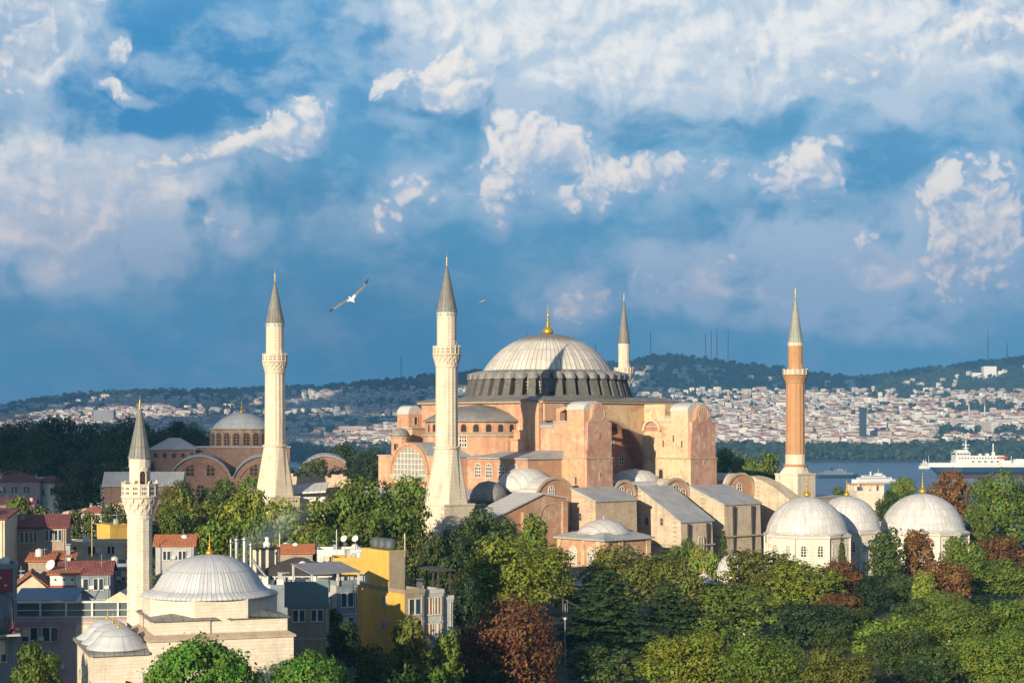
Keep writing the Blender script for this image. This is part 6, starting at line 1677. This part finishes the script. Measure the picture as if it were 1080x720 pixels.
SHIPG = flat('ferry_grey', (.22, .26, .30), .6)
def ferry(label, px, py, L, rz, dark, name='ferry', cat='ferry'):
    SHIPW = SHIPG if dark else MATS['ship_white']
    Y = (EYE - SEA) * FPX / (py - HY)
    p = at(px, py, Y)
    t = thing(name, label, cat, (p.x, Y, SEA), R_(rz))
    zs = (-1, 2.2, 4.2)
    secs = []
    for u, f in ((-.5, .1), (-.46, .6), (-.38, .9), (-.2, 1), (.2, 1), (.38, .9), (.46, .6), (.5, .1)):
        secs.append((u * L, [5.5 * f * .8, 5.5 * f, 5.5 * f], [0, 0, .6 * abs(u) * 2]))
    m = MB(); hull_loft(m, L, secs, zs); m.build('hull', HULLB if dark else SHIPW, t)
    m = MB().box(-L * .36, L * .36, -4.8, 4.8, 4.3, 7.2).box(-L * .26, L * .22, -4.2, 4.2, 7.2, 9.8).box(L * .02, L * .16, -3, 3, 9.8, 12.4); m.build('cabin', SHIPW, t)
    n = int(L * .68 / 2.6)
    wm = MB().box(0, 1.6, -.15, -.003, 0, 1.25).mesh('cabin_window', SHIPD)
    for k in range(n): put('cabin_window', wm, t, (-L * .34 + k * 2.6, -4.8, 5.2))
    for k in range(int(n * .66)): put('cabin_window', wm, t, (-L * .25 + k * 2.6, -4.2, 7.9))
    MB().lathe([(1.3, 9.8), (1.1, 14.6)], 12, (-L * .08, 0)).build('funnel', SHIPW if not dark else HULLB, t)
    MB().tube((L * .09, 0, 12.4), (L * .09, 0, 18), .25, 6).build('mast', SHIPW, t)
    return t
ferry('grey and white passenger ferry crossing the strait behind the brick minaret', 881, 503.5, 66, 5, True)
ferry('white excursion ferry half hidden behind the stone tower and tree', 922, 509, 62, 12, False)
ferry('small white boat under the wooded far shore beside the ship bow', 975, 494, 20, 0, False, 'motor_boat', 'boat')

# ------------------------------------------------------------------ houses across the water
def citymat(name):
    m, T, b = newmat(name)
    at_ = T.n('ShaderNodeAttribute'); at_.attribute_name = 'paint'
    T.put(b.inputs['Base Color'], at_.outputs['Color']); b.inputs['Roughness'].default_value = .9
    return m
CITY = citymat('city_walls')
FW, FR, FG = flat('far_wall', (.6, .56, .48), .9, 0, .1, .01), flat('far_roof', (.30, .12, .075), .9, 0, .2, .02), flat('far_window', (.12, .12, .13), .6)
def farwall():
    m, T, b = newmat('far_wall_tinted')
    oi = T.n('ShaderNodeObjectInfo'); T.put(b.inputs['Base Color'], oi.outputs['Color']); b.inputs['Roughness'].default_value = .9
    return m
FWT = farwall()
rnd = random.Random(21)
def far_proto(w, d, h, roof):
    m = MB(); m.box(-w / 2, w / 2, -d / 2, d / 2, -6, h)
    if roof: 
        o = .8; b = [(-w / 2 - o, -d / 2 - o, h), (w / 2 + o, -d / 2 - o, h), (w / 2 + o, d / 2 + o, h), (-w / 2 - o, d / 2 + o, h)]; q = min(w, d) / 2
        m.hexa(b, [(-w / 2 + q, -d / 2 + q, h + 3), (w / 2 - q + .1, -d / 2 + q, h + 3), (w / 2 - q + .1, d / 2 - q + .1, h + 3), (-w / 2 + q, d / 2 - q + .1, h + 3)], 1)
    else: m.box(-2, 2, -2, 2, h, h + 2.6, 0)
    fl = int(h / 3.2)
    for k in range(fl):
        for i in range(int(w / 3)): m.box(-w / 2 + .8 + i * 3, -w / 2 + 2.3 + i * 3, -d / 2 - .12, -d / 2 - .02, 1 + k * 3.2, 2.6 + k * 3.2, 2)
        for i in range(int(d / 3)): m.box(-w / 2 - .12, -w / 2 - .02, -d / 2 + .8 + i * 3, -d / 2 + 2.3 + i * 3, 1 + k * 3.2, 2.6 + k * 3.2, 2)
    return m.mesh('apartment_block', [FWT, FR, FG])
FP = [far_proto(*a) for a in ((16, 12, 16, True), (22, 14, 19, True), (13, 12, 22, False), (28, 13, 16, True), (12, 10, 13, True), (18, 16, 24, False))]
TINT = [(.74, .70, .62), (.68, .62, .52), (.76, .73, .68), (.60, .52, .43), (.68, .56, .48), (.66, .66, .64), (.55, .40, .31), (.78, .74, .66)]
LITB = [lin(*c)[:3] for c in ((215, 205, 190), (200, 185, 165), (222, 214, 204), (190, 170, 150), (205, 180, 160))]
def shore_top(px): return 3660 + (190 if px > 740 else 240) + 120 * noise.noise(Vector((px * .02, 2, 0)))
blocks = []
k = 0
tries = 0
while len(blocks) < 300 and tries < 8000:
    tries += 1
    px = rnd.uniform(300, 1110) if tries % 8 else rnd.uniform(-20, 300)
    Y0 = shore_top(px)
    Y = Y0 + rnd.random() ** 1.6 * 330
    x = (px - 540) / FPX * Y
    if 470 < px < 745: continue
    if 985 < px and Y < Y0 + 160: continue
    if any(abs(x - b[0]) < 17 and abs(Y - b[1]) < 17 for b in blocks): continue
    blocks.append((x, Y))
    i = rnd.randrange(6)
    o = put('apartment_block', FP[i], None, (x, Y, height(x, Y)), R_(rnd.choice([28, 35, -20, 10, 42, -35, 5])))
    c = rnd.choice(TINT); f = rnd.uniform(.85, 1.1); o.color = (c[0] * f, c[1] * f, c[2] * f, 1)
    tag(o, 'pale apartment block with rows of windows in the town beyond the wooded far shore', 'apartment block', 'apartment blocks nearest the far shore')
def city():
    m = MB(); cols = []
    def house_(x, y, w, d, h, a, c, rc):
        z = height(x, y); ca, sa = math.cos(a), math.sin(a)
        P = lambda u, v, zz: (x + u * ca - v * sa, y + u * sa + v * ca, z + zz)
        b = [P(-w, -d, -8), P(w, -d, -8), P(w, d, -8), P(-w, d, -8)]; t = [P(-w, -d, h), P(w, -d, h), P(w, d, h), P(-w, d, h)]
        o = len(m.f); m.add(b + t, [(0, 1, 5, 4), (1, 2, 6, 5), (2, 3, 7, 6), (3, 0, 4, 7)]); cols.extend([c] * 4)
        q = min(w, d) * .8
        tt = [P(-w + q, -d + q, h + 3), P(w - q, -d + q, h + 3), P(w - q, d - q, h + 3), P(-w + q, d - q, h + 3)]
        if rc: m.add(t + tt, [(0, 1, 5, 4), (1, 2, 6, 5), (2, 3, 7, 6), (3, 0, 4, 7), (4, 5, 6, 7)]); cols.extend([rc] * 5)
        else: m.add(t, [(0, 1, 2, 3)]); cols.append((.32, .30, .28))
        for k in range(int(h / 3.4)):       # dark window bands
            zz = 1 + k * 3.4
            m.add([P(-w + 1, -d - .15, zz), P(w - 1, -d - .15, zz), P(w - 1, -d - .15, zz + 1.3), P(-w + 1, -d - .15, zz + 1.3)], [(0, 1, 2, 3)]); cols.append((c[0] * .45, c[1] * .47, c[2] * .52))
    r = random.Random(77)
    n = 0
    while n < 6600:
        Y = 3900 + r.random() ** 1.25 * 2350
        px = r.uniform(-60, 1140)
        x = (px - 540) / FPX * Y
        yy = HY + (EYE - height(x, Y)) * FPX / Y
        dens = .5 + .9 * noise.noise(Vector((x * .0028, Y * .0022, 3.1)))
        if px > 730:
            # a dense town up to about row 412, then scattered among woods
            dens = dens * 1.2 + .22 if yy > 413 else dens * .3 - .10
            if 985 < px and yy > 455: dens -= .6
            if px > 1000 and 424 < yy < 440: dens -= .6
        else: dens = dens * 1.2 + .12 if yy > 412 else dens * .4 - .05
        if r.random() > dens: continue
        near = 1.35 if Y < 4500 else 1.0
        w = r.uniform(5, 10) * near * (1.0 if r.random() > .1 else 2.2); d = r.uniform(5, 8) * near; h = r.uniform(8, 20) * near
        c = r.choice(TINT); f = r.uniform(.8, 1.1); c = tuple(v * f for v in c)
        rc = r.choice([(.34, .13, .08), (.28, .10, .065), (.38, .18, .11), (.28, .17, .13), None, None])
        house_(x, Y, w, d, h, R_(r.choice([30, 38, -25, 12, -50, 5])), c, rc); n += 1
    me = m.mesh('distant_city', CITY)
    return me, cols, m
me, cols, mbx = city()
at_ = me.color_attributes.new('paint', 'FLOAT_COLOR', 'CORNER')
# bmesh keeps the face order
buf = []
for i, poly in enumerate(me.polygons):
    c = cols[i]; buf += [c[0], c[1], c[2], 1.0] * poly.loop_total
at_.data.foreach_set('color', buf)
o = put('distant_city', me); o['kind'] = 'stuff'; o['label'] = 'mass of small houses with red roofs covering the far slopes'

# woods on the far shore and hills: rough crowns in one mass
WOODM, T, b = newmat('far_woods')
gg = T.n('ShaderNodeNewGeometry'); nn = T.noise(gg.outputs['Position'], .02, 4, .6)
cc = T.mix(nn, (.018, .036, .016, 1), (.040, .058, .020, 1)); hsv = T.n('ShaderNodeHueSaturation'); T.put(hsv.inputs['Color'], cc); T.put(hsv.inputs['Value'], T.m('MULTIPLY_ADD', gg.outputs['Random Per Island'], 1.0, .5)); T.put(b.inputs['Base Color'], hsv.outputs[0]); b.inputs['Roughness'].default_value = .95
def woods(name, pts, size, label, seed):
    r = random.Random(seed)
    m = MB()
    for x, y in pts:
        z = height(x, y); s = size * r.uniform(.6, 1.4)
        for _ in range(15):          # a ragged clump of sprays for each tree
            u = r.uniform(-.5, 1); a = r.uniform(0, 2 * PI); q = math.sqrt(max(0, 1 - u * u))
            d = Vector((q * math.cos(a), q * math.sin(a), u)); c = Vector((x, y, z + s * .55)) + Vector((d.x * s, d.y * s, d.z * s * .95)) * r.uniform(.55, 1)
            n = (d + Vector((r.uniform(-.5, .5), r.uniform(-.5, .5), r.uniform(-.3, .5)))).normalized()
            t = n.orthogonal().normalized(); t = Matrix.Rotation(r.uniform(0, 6.28), 3, n) @ t; w = n.cross(t); k = s * r.uniform(.35, .65)
            m.add([c - t * k, c - w * k * .8, c + t * k, c + w * k * .8], [(0, 1, 2, 3)])
    me = bpy.data.meshes.new(name); me.from_pydata(m.v, [], m.f); me.materials.append(WOODM); me.update()
    o = put(name, me); o['kind'] = 'stuff'; o['label'] = label
    return o
r = random.Random(5)
pts = []
for _ in range(2100):
    px = r.uniform(560, 1130); x0 = (px - 540) / FPX
    Y = 3635 + r.random() * (shore_top(px) - 3650 + (170 if px > 985 else 0)); pts.append((x0 * Y, Y))
for _ in range(700):
    px = r.uniform(-60, 560); x0 = (px - 540) / FPX; Y = 3640 + r.random() * 300; pts.append((x0 * Y, Y))
woods('shore_woods', pts, 12.5, 'belt of trees along the far shore below the town', 2)
pts = []
for _ in range(12000):
    px = r.uniform(-80, 1160); Y = r.uniform(4300, 6750); x = (px - 540) / FPX * Y
    yy = HY + (EYE - height(x, Y)) * FPX / Y
    f = noise.noise(Vector((x * .0028, Y * .0022, 3.1)))
    if yy < 416 or f < .0 or (px > 1000 and 424 < yy < 440): pts.append((x, Y))
for _ in range(1900):
    px = r.uniform(-60, 1140); Y = 3850 + r.random() ** 1.2 * 1500; x = (px - 540) / FPX * Y
    pts.append((x, Y))
woods('hill_woods', pts, 8.5, 'dark woods covering the far hills', 4)

# landmarks on the far side
t = thing('far_mosque', 'far white mosque with two thin minarets before the wooded hill', 'mosque', (at(711, 415, 4700).x, 4700, height(at(711, 415, 4700).x, 4700)))
MB().box(-18, 18, -14, 14, -6, 14).build('hall', SHIPW, t); MB().lathe(dome_prof(13, 10, 10, 14), 28).build('dome', SHIPW, t)
for dx in (-1, 15): MB().lathe([(2.0, 0), (1.8, 52), (2.6, 53), (1.4, 54), (1.4, 60), (0, 72)], 10, (dx, -12)).build('minaret', SHIPW, t)
t = thing('far_mosque', 'far town mosque with two minarets beside the dark cypress grove', 'mosque', (at(1029, 440, 4500).x, 4500, height(at(1029, 440, 4500).x, 4500)))
MB().box(-16, 16, -14, 14, -6, 14).build('hall', SHIPW, t); MB().lathe(dome_prof(12, 9, 10, 14), 28).build('dome', SHIPW, t)
for dx in (-20, 20): MB().lathe([(1.8, 0), (1.5, 40), (2.2, 41), (1.2, 42), (1.2, 46), (0, 56)], 10, (dx, -12)).build('minaret', SHIPW, t)
x = at(910, 470, 4010).x
o = MB().box(-7, 7, -7, 7, -4, 84).box(-8.5, 8.5, -8.5, 8.5, 84, 90).build('dark_tower', flat('dark_cladding', (.03, .045, .06), .4), None, (x, 4010, height(x, 4010))); tag(o, 'slim dark tower block rising from the far town', 'tower block')
x = at(1043, 395, 6100).x
o = MB().box(-22, 22, -16, 16, -10, 36).box(-60, -30, -12, 12, -10, 14).box(30, 60, -12, 12, -10, 20).build('hill_hotel', SHIPW, None, (x, 6100, height(x, 6100))); tag(o, 'large white building on the far wooded hilltop', 'building')
x = at(110, 428, 4900).x
o = MB().box(-28, 28, -10, 10, -10, 44).build('slab_block', flat('slab_grey', (.30, .31, .32), .9), None, (x, 4900, height(x, 4900))); tag(o, 'grey slab block on the far wooded slope behind the small minaret', 'apartment block')
x = at(1030, 470, 3930).x
for i, (px, Yd, w) in enumerate(((1010, 3950, 60), (1035, 3980, 70), (1062, 3960, 64), (1048, 4030, 80), (1078, 4040, 60))):
    x = at(px, 470, Yd).x
    m = MB().box(-w / 2, w / 2, -12, 12, -6, 14)
    for q in range(3): m.box(-w / 2 + 2, w / 2 - 2, -12.3, -12.02, 2 + q * 4, 4 + q * 4, 1)
    o = m.build('dock_warehouse', [flat('warehouse_grey%d' % i, (.36, .38, .40), .9), FG], None, (x, Yd, height(x, Yd))); tag(o, ['grey long warehouse at the start of the dark row above the ship', 'second grey warehouse of the row above the ship', 'grey warehouse above the ship stern', 'widest grey warehouse behind the front row', 'grey warehouse at the picture border above the ship'][i], 'warehouse')
def mast(px, ytop, Y, lab):
    x = (px - 540) / FPX * Y; g = height(x, Y); H = EYE - (ytop - HY) / FPX * Y - g
    m = MB(); w = 3.2
    for a in range(3):
        c, s_ = math.cos(a * 2.094), math.sin(a * 2.094); m.tube((c * w, s_ * w, -5), (c * .6, s_ * .6, H), .42, 5)
    for k in range(int(H / 14)):
        f = 1 - k * 14 / H * .84
        for a in range(3): m.tube((math.cos(a * 2.094) * w * f, math.sin(a * 2.094) * w * f, k * 14), (math.cos(a * 2.094 + 2.094) * w * f * .9, math.sin(a * 2.094 + 2.094) * w * f * .9, k * 14 + 14), .25, 4)
    for k in (.55, .75, .9): m.tube((0, 0, H * k), (0, 0, H * k + 8), 1.3, 8)
    tag(m.build('radio_mast', flat('mast_paint', (.10, .10, .11), .8) if 'mast_paint' not in MATS else MATS['mast_paint'], None, (x, Y, g)), lab, 'radio mast')
for px, yt, lab in ((686, 349, 'shortest radio mast on the far hill, beside the slender minaret'), (744, 352, 'low radio mast at the near end of the hilltop cluster'), (750, 347, 'second radio mast of the hilltop cluster'), (756, 346, 'pair of close radio masts in the middle of the hilltop cluster'), (768, 347, 'last tall radio mast of the hilltop cluster'), (1042, 344, 'lone radio mast on the far hill above the white building'), (1062, 362, 'small radio mast beyond the lone mast'),
                    (628, 362, 'thin radio mast just above the lead dome edge'), (423, 376, 'radio mast on the far ridge beside the nearest minaret'), (555, 348, 'faint radio mast beside the dome finial')):
    mast(px, yt, 6550, lab)

# ------------------------------------------------------------------ unseen cloud overhead, its puffs placed to shade the near shore, left slopes and hilltops
def shade_cloud_bank():
    H = 1500.0; back = H / math.tan(R_(SUN_EL)); sx, sy = math.sin(R_(SUN_AZ)) * back, math.cos(R_(SUN_AZ)) * back
    r = random.Random(15)
    bm = bmesh.new(); bmesh.ops.create_icosphere(bm, subdivisions=2, radius=1)
    base = [v.co.copy() for v in bm.verts]; faces = [[v.index for v in f.verts] for f in bm.faces]; bm.free()
    m = MB()
    def puff(px, Y, rad):
        x = (px - 540) / FPX * Y; z = height(x, Y); k = (H - z) / H
        q = Vector((r.random() * 50, r.random() * 50, 0))
        m.add([(x - sx * k + v.x * rad * (1 + .3 * noise.noise(v + q)), Y - sy * k + v.y * rad * (1 + .3 * noise.noise(v * 1.3 + q)), H + v.z * 60) for v in base], faces, True)
    # the far hills above the town and the slopes beyond the old church
    for _ in range(620):
        px = r.uniform(-120, 1200); Y = r.uniform(3650, 7000); x = (px - 540) / FPX * Y
        yy = HY + (EYE - height(x, Y)) * FPX / Y
        if px > 700 and yy > 408: continue
        if px > 960 and yy > 386: continue
        if px < 700 and noise.noise(Vector((x * .0016, Y * .0016, 8))) > .16: continue
        if (290 < px < 400 and yy > 452) or (40 < px < 150 and 432 < yy < 452): continue
        puff(px, Y, r.uniform(90, 170))
    for px, Y, rad in [(x, y, 46) for y in range(600, 1250, 55) for x in range(-60, 170, 50) if x < 100 or y > 640]: puff(px, Y, rad)
    for x in range(-140, -44, 34):
        for y in range(565, 700, 38): puff(540 + FPX * (x + r.uniform(-8, 8)) / (y * 1.0), y, 20)
    m2 = flat('cloud_white', (.85, .85, .85), 1.0)
    o = m.build('cloud', m2); structure(o)
shade_cloud_bank()

# ------------------------------------------------------------------ the evening haze over the strait
hz, T, b = newmat('haze_air')
hz.node_tree.nodes.clear()
out = T.n('ShaderNodeOutputMaterial'); pv = T.n('ShaderNodeVolumePrincipled')
pv.inputs['Color'].default_value = (.17, .46, .80, 1); pv.inputs['Density'].default_value = HAZE_D; pv.inputs['Anisotropy'].default_value = 0.0
hz.node_tree.links.new(pv.outputs[0], out.inputs['Volume'])
o = MB().box(-3500, 3500, -200, 7400, -66, 560).build('haze', hz); o['kind'] = 'stuff'; o['label'] = 'blue evening haze over the city'
